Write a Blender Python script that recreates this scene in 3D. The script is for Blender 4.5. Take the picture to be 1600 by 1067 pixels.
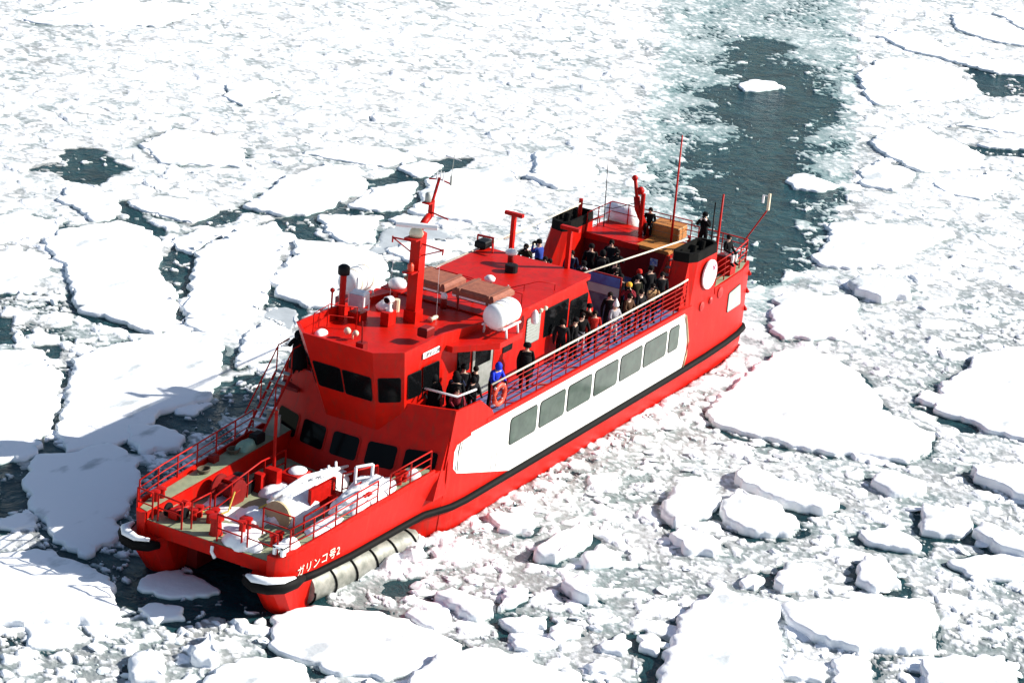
import bpy, math, random
import numpy as np
from mathutils import Vector, Matrix

random.seed(7)
for _o in list(bpy.data.objects):
    bpy.data.objects.remove(_o)
SC = bpy.context.scene
COL = SC.collection

# ------------------------------------------------------------------ camera
cam_data = bpy.data.cameras.new('camera')
cam = bpy.data.objects.new('camera', cam_data)
COL.objects.link(cam)
cam_data.sensor_width = 36.0
cam_data.lens = 90.04
cam_data.clip_start = 1.0
cam_data.clip_end = 6000.0
_f = Vector((-0.82561877, -0.44870975, -0.34207194))
_r = Vector((-0.50271835, 0.8602711, 0.08489933))
_d = Vector((0.25617945, 0.24206033, -0.93583059))
cam.matrix_world = Matrix(((_r.x, -_d.x, -_f.x, 96.74435725),
                           (_r.y, -_d.y, -_f.y, 44.25719573),
                           (_r.z, -_d.z, -_f.z, 37.28865585),
                           (0, 0, 0, 1)))
SC.camera = cam

# ------------------------------------------------------------------ world, sun, exposure
SUN_EL = math.radians(29.0)
SUN_H = Vector((-0.63, 0.777, 0)).normalized()          # horizontal direction towards the sun
world = bpy.data.worlds.new('World')
SC.world = world
world.use_nodes = True
_nt = world.node_tree
_bg = _nt.nodes['Background']
_sky = _nt.nodes.new('ShaderNodeTexSky')
_sky.sky_type = 'NISHITA'
_sky.sun_disc = False
_sky.sun_elevation = SUN_EL
_sky.sun_rotation = math.atan2(SUN_H.x, SUN_H.y)
_nt.links.new(_sky.outputs[0], _bg.inputs[0])
_bg.inputs[1].default_value = 0.075
sun_data = bpy.data.lights.new('sun', 'SUN')
sun_data.energy = 5.0
sun_data.angle = math.radians(0.5)
sun_data.color = (1.0, 0.945, 0.87)
sun = bpy.data.objects.new('sun', sun_data)
COL.objects.link(sun)
_sd = Vector((SUN_H.x * math.cos(SUN_EL), SUN_H.y * math.cos(SUN_EL), math.sin(SUN_EL)))
sun.rotation_euler = _sd.to_track_quat('Z', 'Y').to_euler()
sun.location = (0, 40, 60)
SC.view_settings.view_transform = 'Standard'
SC.view_settings.look = 'None'
SC.view_settings.gamma = 1.0
SC.view_settings.use_curve_mapping = False
SC.view_settings.exposure = 0.9
SC.cycles.use_denoising = True
SC.cycles.max_bounces = 6

# ------------------------------------------------------------------ helpers
def tag(o, label=None, cat=None, group=None, kind=None):
    if label: o['label'] = label
    if cat: o['category'] = cat
    if group: o['group'] = group
    if kind: o['kind'] = kind
    return o

def link(name, me, parent=None, mats=None):
    o = bpy.data.objects.new(name, me)
    COL.objects.link(o)
    if parent is not None: o.parent = parent
    if mats is not None and me is not None:
        for m in (mats if isinstance(mats, (list, tuple)) else [mats]):
            me.materials.append(m)
    return o

def empty(name, loc=(0, 0, 0), rz=0.0, parent=None):
    o = bpy.data.objects.new(name, None)
    o.empty_display_size = 0.2
    COL.objects.link(o)
    o.location = loc
    o.rotation_euler = (0, 0, rz)
    if parent is not None: o.parent = parent
    return o

def V(*a): return Vector(a)

class MB:
    """collects shapes into one mesh"""
    def __init__(s): s.v = []; s.f = []; s.m = []
    def add(s, vs, fs, mi=0):
        b = len(s.v)
        s.v += [tuple(p) for p in vs]
        s.f += [tuple(b + i for i in f) for f in fs]
        s.m += [mi] * len(fs)
        return s
    def box(s, c, d, rz=0.0, mi=0, ry=0.0, bev=0.0):
        x, y, z = d[0] / 2, d[1] / 2, d[2] / 2
        R = Matrix.Rotation(rz, 3, 'Z') @ Matrix.Rotation(ry, 3, 'Y')
        if bev <= 0:
            P = [(-x, -y, -z), (x, -y, -z), (x, y, -z), (-x, y, -z), (-x, -y, z), (x, -y, z), (x, y, z), (-x, y, z)]
            F = [(0, 3, 2, 1), (4, 5, 6, 7), (0, 1, 5, 4), (1, 2, 6, 5), (2, 3, 7, 6), (3, 0, 4, 7)]
        else:
            b = min(bev, x * .9, y * .9, z * .9)
            P = []
            for zz, i in ((-z, b), (-z + b, 0), (z - b, 0), (z, b)):
                P += [(-x + i, -y + b * 0 + i, zz), (x - i, -y + i, zz), (x - i, y - i, zz), (-x + i, y - i, zz)]
            F = [(0, 3, 2, 1), (12, 13, 14, 15)]
            for k in range(3):
                for j in range(4):
                    F.append((4 * k + j, 4 * k + (j + 1) % 4, 4 * k + 4 + (j + 1) % 4, 4 * k + 4 + j))
        C = Vector(c)
        return s.add([R @ Vector(p) + C for p in P], F, mi)
    def prism(s, poly, z0, z1, mi=0, top=None):
        """plan polygon (counter-clockwise) between two heights; top: optional other polygon"""
        n = len(poly); t = top or poly
        vs = [(p[0], p[1], z0) for p in poly] + [(p[0], p[1], z1) for p in t]
        fs = [tuple(range(n))[::-1], tuple(range(n, 2 * n))]
        for i in range(n): fs.append((i, (i + 1) % n, n + (i + 1) % n, n + i))
        return s.add(vs, fs, mi)
    def prism_y(s, poly, y0, y1, mi=0):
        """polygon in x,z extruded across y"""
        n = len(poly)
        vs = [(p[0], y0, p[1]) for p in poly] + [(p[0], y1, p[1]) for p in poly]
        fs = [tuple(range(n)), tuple(range(n, 2 * n))[::-1]]
        for i in range(n): fs.append((i, n + i, n + (i + 1) % n, (i + 1) % n))
        return s.add(vs, fs, mi)
    def tube(s, a, b, r, n=6, r2=None, mi=0, cap=True):
        a = Vector(a); b = Vector(b); d = (b - a)
        if d.length < 1e-6: return s
        d.normalize()
        u = d.cross(Vector((0, 0, 1)))
        if u.length < 1e-3: u = Vector((1, 0, 0))
        u.normalize(); w = d.cross(u)
        r2 = r if r2 is None else r2
        vs = []
        for p, rr in ((a, r), (b, r2)):
            for i in range(n):
                t = 2 * math.pi * i / n
                vs.append(p + u * math.cos(t) * rr + w * math.sin(t) * rr)
        fs = [(i, (i + 1) % n, n + (i + 1) % n, n + i) for i in range(n)]
        if cap: fs += [tuple(range(n))[::-1], tuple(range(n, 2 * n))]
        return s.add(vs, fs, mi)
    def poly(s, pts, r, n=6, mi=0, closed=False, rad=None):
        pts = [Vector(p) for p in pts]; m = len(pts); vs = []; fs = []
        for k, p in enumerate(pts):
            if closed: d = pts[(k + 1) % m] - pts[k - 1]
            else: d = pts[min(k + 1, m - 1)] - pts[max(k - 1, 0)]
            d.normalize()
            u = d.cross(Vector((0, 0, 1)))
            if u.length < 1e-2: u = d.cross(Vector((0, 1, 0)))
            u.normalize(); w = d.cross(u)
            rr = rad[k] if rad else r
            for i in range(n):
                t = 2 * math.pi * i / n
                vs.append(p + u * math.cos(t) * rr + w * math.sin(t) * rr)
        for k in range(m if closed else m - 1):
            for i in range(n):
                k2 = (k + 1) % m
                fs.append((k * n + i, k * n + (i + 1) % n, k2 * n + (i + 1) % n, k2 * n + i))
        if not closed: fs += [tuple(range(n))[::-1], tuple(range((m - 1) * n, m * n))]
        return s.add(vs, fs, mi)
    def lathe(s, c, prof, axis='Z', n=16, mi=0):
        """prof: list of (radius, height) along the axis"""
        c = Vector(c); vs = []; fs = []
        for r, h in prof:
            for i in range(n):
                t = 2 * math.pi * i / n
                a, b = r * math.cos(t), r * math.sin(t)
                p = {'Z': (a, b, h), 'X': (h, a, b), 'Y': (b, h, a)}[axis]
                vs.append(c + Vector(p))
        for k in range(len(prof) - 1):
            for i in range(n):
                fs.append((k * n + i, k * n + (i + 1) % n, (k + 1) * n + (i + 1) % n, (k + 1) * n + i))
        fs += [tuple(range(n))[::-1], tuple(range((len(prof) - 1) * n, len(prof) * n))]
        return s.add(vs, fs, mi)
    def ball(s, c, r, n=12, m=8, mi=0, sc=(1, 1, 1)):
        prof = [(max(r * math.sin(math.pi * k / m), 1e-4), -r * math.cos(math.pi * k / m)) for k in range(m + 1)]
        b = len(s.v); s.lathe((0, 0, 0), prof, 'Z', n, mi)
        c = Vector(c)
        for i in range(b, len(s.v)):
            p = s.v[i]; s.v[i] = (p[0] * sc[0] + c.x, p[1] * sc[1] + c.y, p[2] * sc[2] + c.z)
        return s
    def mesh(s, name, smooth=False, angle=None):
        me = bpy.data.meshes.new(name)
        me.from_pydata([tuple(p) for p in s.v], [], s.f)
        me.polygons.foreach_set('material_index', s.m)
        if smooth: me.polygons.foreach_set('use_smooth', [True] * len(s.f))
        me.update()
        return me
    def build(s, name, mats, parent=None, smooth=False, loc=None, crease=None):
        me = s.mesh(name, smooth)
        o = link(name, me, parent, mats)
        if smooth and crease:
            me.set_sharp_from_angle(angle=math.radians(crease))
        if loc is not None: o.location = loc
        return o

# ------------------------------------------------------------------ materials
MATS = {}
def mat(name, col, rough=0.5, metal=0.0, var=0.10, scale=3.0, bump=0.0, bscale=20.0, col2=None, spec=0.5, ior=1.5, sss=0.0, thresh=None):
    m = bpy.data.materials.new(name); m.use_nodes = True
    nt = m.node_tree; N = nt.nodes; L = nt.links
    b = N['Principled BSDF']
    b.inputs['Roughness'].default_value = rough
    b.inputs['Metallic'].default_value = metal
    b.inputs['IOR'].default_value = ior
    b.inputs['Specular IOR Level'].default_value = spec
    if sss > 0:
        b.inputs['Subsurface Weight'].default_value = sss
        b.inputs['Subsurface Radius'].default_value = (0.12, 0.16, 0.2)
        b.inputs['Subsurface Scale'].default_value = 0.3
    tc = N.new('ShaderNodeTexCoord')
    nz = N.new('ShaderNodeTexNoise'); nz.inputs['Scale'].default_value = scale; nz.inputs['Detail'].default_value = 5
    nz.inputs['Roughness'].default_value = 0.62
    L.new(tc.outputs['Object'], nz.inputs['Vector'])
    rp = N.new('ShaderNodeValToRGB')
    c2 = col2 or tuple(c * (1 - 2 * var) for c in col)
    lo, hi = thresh or (0.35, 0.65)
    rp.color_ramp.elements[0].position = lo; rp.color_ramp.elements[1].position = hi
    rp.color_ramp.elements[0].color = (*c2, 1); rp.color_ramp.elements[1].color = (*col, 1)
    L.new(nz.outputs['Fac'], rp.inputs['Fac']); L.new(rp.outputs['Color'], b.inputs['Base Color'])
    if bump > 0:
        n2 = N.new('ShaderNodeTexNoise'); n2.inputs['Scale'].default_value = bscale; n2.inputs['Detail'].default_value = 6
        L.new(tc.outputs['Object'], n2.inputs['Vector'])
        bp = N.new('ShaderNodeBump'); bp.inputs['Strength'].default_value = bump; bp.inputs['Distance'].default_value = 0.05
        L.new(n2.outputs['Fac'], bp.inputs['Height']); L.new(bp.outputs['Normal'], b.inputs['Normal'])
    MATS[name] = m
    return m

RED = mat('red_paint', (0.50, 0.007, 0.002), 0.42, var=0.10, scale=1.6, bump=0.16, bscale=1.1, col2=(0.40, 0.005, 0.002), spec=.14)
def weathered(m, amt=.35):
    """run-down streaks, scuffs and a few rust spots over a paint"""
    nt = m.node_tree; N = nt.nodes; L = nt.links; b = N['Principled BSDF']
    src = b.inputs['Base Color'].links[0].from_socket
    tc = N.new('ShaderNodeTexCoord'); mp = N.new('ShaderNodeMapping'); mp.inputs['Scale'].default_value = (3.0, 3.0, .35)
    L.new(tc.outputs['Object'], mp.inputs['Vector'])
    n1 = N.new('ShaderNodeTexNoise'); n1.inputs['Scale'].default_value = 2.0; n1.inputs['Detail'].default_value = 6; L.new(mp.outputs[0], n1.inputs['Vector'])
    r1 = N.new('ShaderNodeMapRange'); r1.inputs['From Min'].default_value = .52; r1.inputs['From Max'].default_value = .78; r1.inputs['To Max'].default_value = amt
    L.new(n1.outputs['Fac'], r1.inputs['Value'])
    m1 = N.new('ShaderNodeMix'); m1.data_type = 'RGBA'; c1 = [i for i in m1.inputs if i.type == 'RGBA']
    L.new(r1.outputs[0], m1.inputs[0]); L.new(src, c1[0]); c1[1].default_value = (.16, .025, .015, 1)
    n2 = N.new('ShaderNodeTexNoise'); n2.inputs['Scale'].default_value = 9.0; n2.inputs['Detail'].default_value = 8; L.new(tc.outputs['Object'], n2.inputs['Vector'])
    r2 = N.new('ShaderNodeMapRange'); r2.inputs['From Min'].default_value = .66; r2.inputs['From Max'].default_value = .72; r2.inputs['To Max'].default_value = .55
    L.new(n2.outputs['Fac'], r2.inputs['Value'])
    m2 = N.new('ShaderNodeMix'); m2.data_type = 'RGBA'; c2 = [i for i in m2.inputs if i.type == 'RGBA']
    L.new(r2.outputs[0], m2.inputs[0]); L.new([o for o in m1.outputs if o.type == 'RGBA'][0], c2[0]); c2[1].default_value = (.13, .035, .02, 1)
    L.new([o for o in m2.outputs if o.type == 'RGBA'][0], b.inputs['Base Color'])
weathered(RED, .6)
REDM = mat('red_metal', (0.42, 0.007, 0.004), 0.45, var=0.12, scale=5, spec=.15)
REDDK = mat('dark_red_paint', (0.20, 0.008, 0.007), 0.5, scale=4, spec=.25)  # darker red; on the aft deckhouse it carries the wall's shade
WHITE = mat('white_paint', (0.80, 0.80, 0.77), 0.4, scale=1.2, col2=(0.66, 0.70, 0.60), thresh=(0.28, 0.52))
weathered(WHITE, .12)
WHITEM = mat('white_metal', (0.80, 0.80, 0.80), 0.4, var=0.06)
CREAM = mat('cream_plastic', (0.72, 0.62, 0.44), 0.5)
BLACK = mat('black_rubber', (0.005, 0.005, 0.005), 0.65, scale=6, bump=0.2, bscale=9, spec=.08)
BLACKM = mat('black_metal', (0.008, 0.008, 0.009), 0.5, spec=.15)
SOOT = mat('sooty_black', (0.006, 0.006, 0.006), 0.85, col2=(0.010, 0.010, 0.009), spec=.05)
GREEN = mat('green_deck', (0.27, 0.30, 0.18), 0.75, scale=2.2, col2=(0.20, 0.23, 0.14), bump=0.15, bscale=30, thresh=(0.38, 0.6))
BLUE = mat('blue_deck', (0.10, 0.13, 0.28), 0.6, scale=1.3, col2=(0.24, 0.16, 0.17), thresh=(0.33, 0.46), spec=.2)  # reddish second tone paints the ship's red reflection onto the blue
GREY = mat('grey_metal', (0.33, 0.34, 0.32), 0.45, metal=0.2, col2=(0.22, 0.24, 0.21))
SCREW = mat('worn_steel', (0.27, 0.27, 0.24), 0.45, metal=0.2, scale=2.5, col2=(0.13, 0.14, 0.12), bump=0.12, bscale=12)
BROWN = mat('brown_canvas', (0.30, 0.10, 0.055), 0.8, scale=4, col2=(0.20, 0.06, 0.035), bump=0.3, bscale=12)
ORANGE = mat('orange_wood', (0.44, 0.17, 0.03), 0.6, scale=5, col2=(0.32, 0.12, 0.025))
RING = mat('lifebuoy_orange', (0.72, 0.05, 0.015), 0.5)
TAN = mat('tan_paint', (0.45, 0.37, 0.22), 0.6)
ROPE = mat('pale_rope', (0.66, 0.60, 0.47), 0.8, scale=8)
YELLOW = mat('yellow_rope', (0.55, 0.42, 0.06), 0.8)
GLASS = mat('dark_glass', (0.003, 0.0035, 0.004), 0.10, var=0.0, spec=0.05)
SIDEGL = mat('painted_reflection_glass', (0.070, 0.100, 0.080), 0.12, scale=1.6, col2=(0.035, 0.052, 0.042), spec=0.35, ior=1.5, bump=0.10, bscale=2.0, thresh=(.30, .75))  # grey-green mottling is the ice's reflection painted into the glass colour
GREYGL = mat('frosted_glass', (0.30, 0.33, 0.30), 0.25, scale=2, var=0.05)
SNOW = mat('snow', (0.84, 0.86, 0.88), 0.75, var=0.02, scale=3, bump=0.35, bscale=3.5, spec=0.2)
ICING = mat('rime_ice', (0.84, 0.86, 0.88), 0.55, var=0.03, scale=3, bump=0.5, bscale=7, spec=0.35)
FLOES=[
('broad white floe left of the square black pool, widest on the left',0.18,0,[(10.7,-26.99),(8.88,-27.63),(6.71,-26.94),(5.69,-26.58),(6.05,-24.42),(7.09,-22.99),(8.61,-22.1),(10.72,-20.35),(11.98,-18.63),(13.09,-17.57),(15.43,-16.09),(16.56,-16.06),(16.58,-18.35),(16.64,-20.0),(16.11,-20.7),(13.94,-22.88),(12.55,-24.13),(12.2,-25.33)]),
('tall white floe right of the square black pool, pointed at its top',0.18,0,[(7.4,-20.88),(5.99,-21.49),(2.44,-21.69),(0.62,-21.38),(1.04,-20.73),(3.06,-18.97),(5.05,-18.13),(6.14,-17.25),(7.81,-16.61),(10.03,-15.14),(10.99,-14.66),(13.58,-14.15),(14.79,-14.09),(15.23,-14.49),(14.81,-16.15),(12.85,-17.32),(10.59,-18.7),(8.49,-20.01)]),
('narrow wedge of white ice just above the square black pool',0.13,0,[(6.66,-23.14),(4.13,-23.1),(2.76,-22.38),(2.6,-21.8),(5.23,-21.71),(7.31,-21.17),(7.26,-22.11)]),
('rounded white floe just below the dark open lead at left',0.16,0,[(5.25,-30.53),(3.56,-31.56),(2.57,-31.51),(2.34,-30.84),(2.75,-29.89),(3.28,-28.62),(4.84,-27.31),(6.05,-27.0),(6.64,-27.58),(5.92,-29.01),(5.67,-30.06)]),
('white floe at the left edge below the rounded floe',0.13,0,[(9.81,-31.01),(8.21,-30.7),(7.96,-29.83),(7.87,-28.47),(9.17,-27.27),(10.13,-27.41),(12.66,-28.52)]),
('flat white floe at the left edge beside the broad floe',0.13,0,[(13.6,-27.69),(12.09,-26.57),(12.32,-25.23),(13.28,-24.65),(14.75,-23.87),(16.17,-23.1),(17.5,-24.28)]),
('large pale floe off the starboard side with a grey melt stain',0.19,0,[(21.3,-16.67),(18.01,-16.37),(16.36,-15.84),(15.0,-14.06),(16.68,-12.59),(19.0,-11.1),(20.83,-10.06),(23.47,-10.52),(26.67,-9.83),(28.91,-10.7),(26.8,-12.76),(23.54,-14.99)]),
('half-cropped white floe at the left edge, below the brash',0.18,0,[(23.05,-20.14),(21.67,-18.67),(21.89,-17.33),(22.86,-15.81),(26.38,-13.26),(29.14,-11.71),(30.59,-11.38),(31.56,-12.63)]),
('blue-shaded floe lying in the shadow off the starboard bow',0.19,0,[(31.25,-10.52),(29.7,-11.24),(28.08,-10.49),(26.74,-10.37),(27.15,-9.01),(28.74,-7.26),(31.47,-5.74),(33.88,-4.52),(35.14,-4.59),(34.67,-6.22),(33.5,-8.47)]),
('thick white floe in the bottom left corner with a crumbled edge',0.31,0,[(37.67,-7.24),(35.82,-6.08),(35.69,-4.01),(36.46,-2.32),(38.27,-0.88),(39.47,-1.97),(41.51,-3.85)]),
('large diamond-shaped white floe above the tall floe',0.17,0,[(-0.15,-23.73),(-2.7,-24.42),(-5.69,-25.1),(-9.26,-25.09),(-8.46,-22.01),(-7.18,-21.28),(-3.85,-20.85),(-1.32,-20.77),(-0.29,-21.91)]),
("small slanted white floe left of the ship's mast top",0.15,0,[(-4.0,-20.12),(-7.46,-21.11),(-9.91,-20.17),(-9.32,-19.56),(-7.14,-18.65),(-5.24,-18.02),(-4.38,-18.86)]),
('big pale floe behind the mast top',0.18,0,[(-5.4,-17.54),(-7.8,-18.36),(-10.59,-19.88),(-13.28,-19.74),(-15.8,-17.84),(-14.21,-16.44),(-10.93,-14.88),(-9.1,-13.93),(-7.03,-13.73),(-5.8,-15.16),(-5.5,-16.11)]),
('flat oval floe just beyond the floe behind the mast',0.13,0,[(-11.15,-22.17),(-13.48,-21.94),(-13.56,-20.63),(-11.55,-20.11),(-10.78,-20.6)]),
('square white floe with a dark upper edge, left of the wake',0.21,0,[(-14.76,-16.47),(-16.55,-16.81),(-18.93,-18.09),(-19.63,-18.1),(-20.4,-15.59),(-18.91,-14.58),(-15.74,-13.23),(-14.3,-14.31)]),
('white floe left of the radar scanner, edged by a dark lead',0.15,0,[(-1.67,-20.41),(-3.78,-18.12),(-1.85,-17.2),(-0.25,-16.27),(0.81,-16.69),(0.79,-17.71),(-0.51,-19.39)]),
('small oval floe just above the radar scanner',0.13,0,[(-3.64,-17.68),(-4.88,-17.56),(-4.64,-16.25),(-4.16,-16.07),(-3.25,-16.97)]),
('white floe behind the starboard life raft canister',0.17,0,[(7.89,-16.51),(5.5,-17.32),(2.41,-18.88),(1.11,-17.32),(1.35,-14.67),(4.29,-12.59),(8.05,-11.65),(9.47,-13.36),(9.03,-15.02)]),
('white floe between the mast and the cabin roof',0.13,0,[(0.5,-15.22),(-1.19,-14.97),(-3.43,-13.58),(-2.92,-12.83),(0.13,-12.6),(1.35,-13.03)]),
('white floe beside the starboard ladder and wheelhouse',0.15,0,[(16.85,-11.91),(14.41,-13.03),(12.16,-13.82),(12.04,-12.98),(12.92,-12.15),(14.21,-11.45),(15.64,-10.95),(17.5,-11.29)]),
('thin grey sheet of ice behind the radar scanner',0.06,1,[(1.13,-15.47),(-1.4,-16.68),(-3.27,-16.98),(-4.14,-15.25),(-3.58,-13.67),(-1.34,-15.06),(0.48,-15.23),(1.6,-14.72)]),
('thin grey sheet of ice beside the wheelhouse roof',0.06,1,[(11.8,-14.08),(10.53,-14.57),(9.95,-13.61),(11.55,-12.39),(12.96,-12.12),(11.87,-13.09)]),
('flat white floe below the broken ice right of the dark lead',0.12,0,[(3.24,-28.28),(1.1,-27.54),(0.51,-24.74),(1.2,-24.11),(3.53,-24.02),(3.78,-25.12),(3.88,-26.94)]),
('long flat white floe near the top left corner',0.13,0,[(-20.86,-55.36),(-28.46,-55.62),(-32.82,-49.9),(-25.96,-48.65),(-20.76,-53.78)]),
('low white floe right of the dark open lead, streaked with teal',0.12,0,[(-4.94,-33.88),(-8.68,-34.47),(-9.2,-32.35),(-8.14,-29.31),(-5.67,-27.73),(-3.04,-30.97)]),
('low white floe with a dark left notch in the upper left brash',0.12,0,[(-15.81,-36.61),(-17.98,-37.76),(-20.71,-36.83),(-18.34,-34.71),(-15.12,-34.58)]),
('broad pale floe low on the far side, above the diamond floe',0.12,0,[(-9.75,-27.02),(-12.99,-26.4),(-14.32,-24.03),(-13.37,-22.04),(-10.81,-22.56),(-10.01,-25.19)]),
('wide white floe right of the wake, level with its middle',0.17,0,[(-35.84,-6.0),(-37.91,-6.09),(-40.43,-4.77),(-39.63,-2.25),(-38.36,-0.25),(-35.73,1.1),(-33.59,-0.46),(-31.98,-1.52),(-32.96,-3.4),(-34.28,-5.02)]),
('wide white floe left of the small dark pool at the right edge',0.17,0,[(-49.59,-12.74),(-54.73,-13.55),(-56.48,-12.65),(-57.52,-9.96),(-56.6,-8.38),(-54.64,-7.76),(-51.11,-4.65),(-48.23,-6.13),(-46.43,-7.74),(-43.82,-9.0),(-46.09,-10.77)]),
('long white floe above the small dark pool at right',0.16,0,[(-61.2,-16.12),(-64.83,-15.66),(-63.91,-13.21),(-62.78,-12.26),(-59.8,-9.85),(-61.75,-6.36),(-59.03,-4.55),(-57.55,-6.43),(-58.26,-8.77),(-58.71,-10.18),(-58.95,-13.02)]),
('white floe at the right edge below the small dark pool',0.15,0,[(-42.56,-3.93),(-50.34,-1.6),(-44.94,0.31),(-43.61,-1.43),(-43.42,-3.14)]),
('long white floe in the top right with a crack beside it',0.15,0,[(-71.83,-15.25),(-74.24,-12.95),(-71.19,-9.43),(-70.88,-8.71),(-66.84,-7.3),(-66.37,-9.92),(-67.53,-12.8)]),
('white wedge of ice in the top right corner',0.15,0,[(-75.21,-13.04),(-77.97,-11.21),(-71.15,-8.81),(-71.99,-9.76)]),
('rounded white floe at the right bank of the wake',0.17,0,[(-29.02,-3.88),(-32.68,-4.14),(-31.49,-1.53),(-29.98,-1.14),(-27.19,-1.14),(-27.2,-2.9)]),
('thin white strip of ice at the right edge beneath a dark lead',0.13,0,[(-40.02,-1.3),(-43.5,0.93),(-41.48,1.64),(-39.84,-0.48)]),
('ragged white floe at right, below the wide floe',0.13,0,[(-30.42,0.04),(-32.41,1.04),(-35.33,1.51),(-35.77,2.4),(-33.06,3.48),(-29.5,3.15),(-28.97,1.33)]),
("long white floe off the stern's port quarter",0.18,0,[(-19.04,-1.4),(-21.57,1.55),(-22.81,3.93),(-22.29,4.35),(-18.14,3.81),(-15.44,4.15),(-13.29,2.4),(-12.56,1.23),(-13.75,0.28),(-16.41,-0.14)]),
('squarish white floe close off the port quarter',0.19,0,[(-6.17,1.71),(-7.32,1.69),(-9.28,4.12),(-8.19,4.99),(-6.26,5.71),(-3.88,6.23),(-1.73,4.15),(-2.2,3.34)]),
('tilted white slab with a shaded left face, right of the stern',0.39,0,[(-10.56,3.23),(-11.92,3.38),(-12.57,5.7),(-11.21,6.35),(-9.53,5.42),(-9.65,4.34)]),
('largest white floe, lying off the port side of the ship',0.21,0,[(8.6,5.43),(4.34,4.86),(1.35,4.69),(-0.34,4.95),(-1.07,6.5),(-0.12,8.54),(1.35,9.57),(3.29,11.06),(4.5,13.56),(6.35,14.2),(7.81,14.04),(8.25,12.74),(9.18,11.37),(9.66,9.51),(9.94,7.54),(9.55,6.28)]),
('big white floe cut by the right edge, dark crack under it',0.21,0,[(1.87,12.62),(-1.22,11.61),(-3.26,11.92),(-5.55,11.66),(-9.67,13.25),(2.49,17.49),(2.37,15.58),(2.11,13.77)]),
('long ridged slab of ice below the largest floe',0.36,0,[(14.13,9.43),(12.74,9.42),(13.31,10.98),(13.29,12.24),(13.58,13.44),(14.68,13.39),(15.27,12.41),(15.04,10.87)]),
('rounded lump of ice with a black gap on its left',0.36,0,[(17.16,10.26),(15.41,10.14),(15.51,11.54),(16.4,13.18),(17.58,13.28),(18.43,12.01),(18.26,11.06)]),
('thick pale block of ice left of the black gap',0.36,0,[(18.34,8.32),(16.37,8.14),(16.01,9.15),(16.48,9.84),(17.69,10.25),(19.6,9.51)]),
('smooth white floe low among the right brash',0.21,0,[(15.69,15.06),(14.25,15.85),(14.78,17.27),(15.62,17.51),(16.27,15.83)]),
('shaded ice slab at the right edge, teal along its foot',0.36,0,[(7.28,16.19),(6.55,16.37),(4.84,18.28),(8.68,19.63),(8.29,17.91),(8.14,17.14)]),
('tilted slab with a grey face at the right edge, black gap under it',0.39,0,[(12.75,18.34),(11.95,18.38),(12.5,20.95),(13.44,21.28),(13.79,19.74)]),
('lumpy white floe left of the tilted grey-faced slab',0.29,0,[(11.73,15.96),(11.27,17.09),(12.13,18.2),(13.31,18.31),(14.04,16.88)]),
("lumpy white floe just under the largest floe's tip",0.31,0,[(9.91,13.42),(9.58,15.37),(10.51,15.56),(11.53,14.72),(11.05,13.71)]),
('small white floe at the end of the right-hand crack',0.21,0,[(1.25,11.5),(-0.13,11.54),(0.08,12.41),(0.51,12.67),(1.39,12.43)]),
('tall white floe at the bottom, right of centre, with black specks',0.31,0,[(24.62,13.3),(23.57,13.21),(23.27,14.23),(22.97,15.24),(25.6,16.6),(29.11,18.06),(31.57,15.07),(29.3,14.0),(26.33,13.21)]),
('long white floe at the bottom right with a shaded broken front',0.31,0,[(23.05,15.48),(21.82,16.6),(20.87,17.23),(19.47,18.72),(19.73,19.74),(22.77,20.93),(24.74,18.87),(24.71,17.36),(24.37,16.5)]),
('white floe at the bottom edge near the right corner',0.29,0,[(24.07,20.86),(22.69,21.59),(21.84,22.93),(22.83,23.87),(24.27,23.91),(26.05,21.74)]),
('rough hummock of ice above the long bottom right floe',0.31,0,[(21.32,14.16),(19.91,14.26),(20.08,15.62),(20.65,15.98),(22.1,14.94)]),
('white chunk with a blue hollow in the right brash',0.31,0,[(19.5,16.64),(17.55,16.13),(17.14,16.61),(18.81,18.14),(19.81,17.3)]),
('long low floe at the right edge, above the bottom right floe',0.17,0,[(15.71,18.62),(14.19,19.32),(13.2,21.19),(14.95,21.8),(16.46,19.85)]),
('round white cake of ice under the long bottom right floe',0.21,0,[(27.02,17.11),(26.29,17.38),(26.12,18.49),(27.27,18.9),(27.8,17.67)]),
('pair-like white cake touching the bottom edge at right',0.21,0,[(25.88,18.48),(24.96,18.68),(24.79,19.5),(26.63,20.27),(27.45,19.27)]),
('round white cake left of the tall speckled floe',0.19,0,[(28.23,12.54),(27.75,12.8),(27.93,13.52),(29.01,13.76),(29.07,13.08)]),
('snow-topped lump right of the wide brash off the port side',0.31,0,[(20.52,9.83),(19.38,10.05),(19.89,11.63),(20.89,11.9),(21.4,10.95)]),
('small white cake amid the grey brash, lower right of centre',0.19,0,[(21.99,13.42),(21.35,13.65),(21.61,14.2),(22.49,14.19),(22.6,13.71)]),
('pinkish smooth floe touching the port bow',0.17,0,[(34.62,2.61),(33.11,3.46),(32.15,5.32),(32.31,6.91),(32.6,8.66),(33.87,8.84),(36.06,7.86),(36.77,6.67),(36.64,4.16)]),
('small pinkish plate of ice behind the pinkish floe',0.17,0,[(31.71,5.89),(31.07,6.19),(30.51,6.85),(31.39,7.39),(32.13,7.39),(32.18,6.89)]),
('white floe along the bottom edge, right of the pinkish floe',0.31,0,[(35.38,8.36),(33.58,8.65),(32.52,9.44),(32.29,11.42),(32.27,13.25),(33.49,13.91),(37.25,9.32)]),
('flat white plate close beside the port hull',0.19,0,[(23.19,3.94),(22.75,4.18),(22.13,5.15),(22.6,5.67),(23.68,5.72),(24.19,4.87)]),
('jagged block with a mauve shaded face off the port side',0.42,0,[(25.21,7.06),(23.87,6.86),(21.76,6.98),(22.43,7.76),(24.0,7.98),(25.08,7.71)]),
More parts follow.
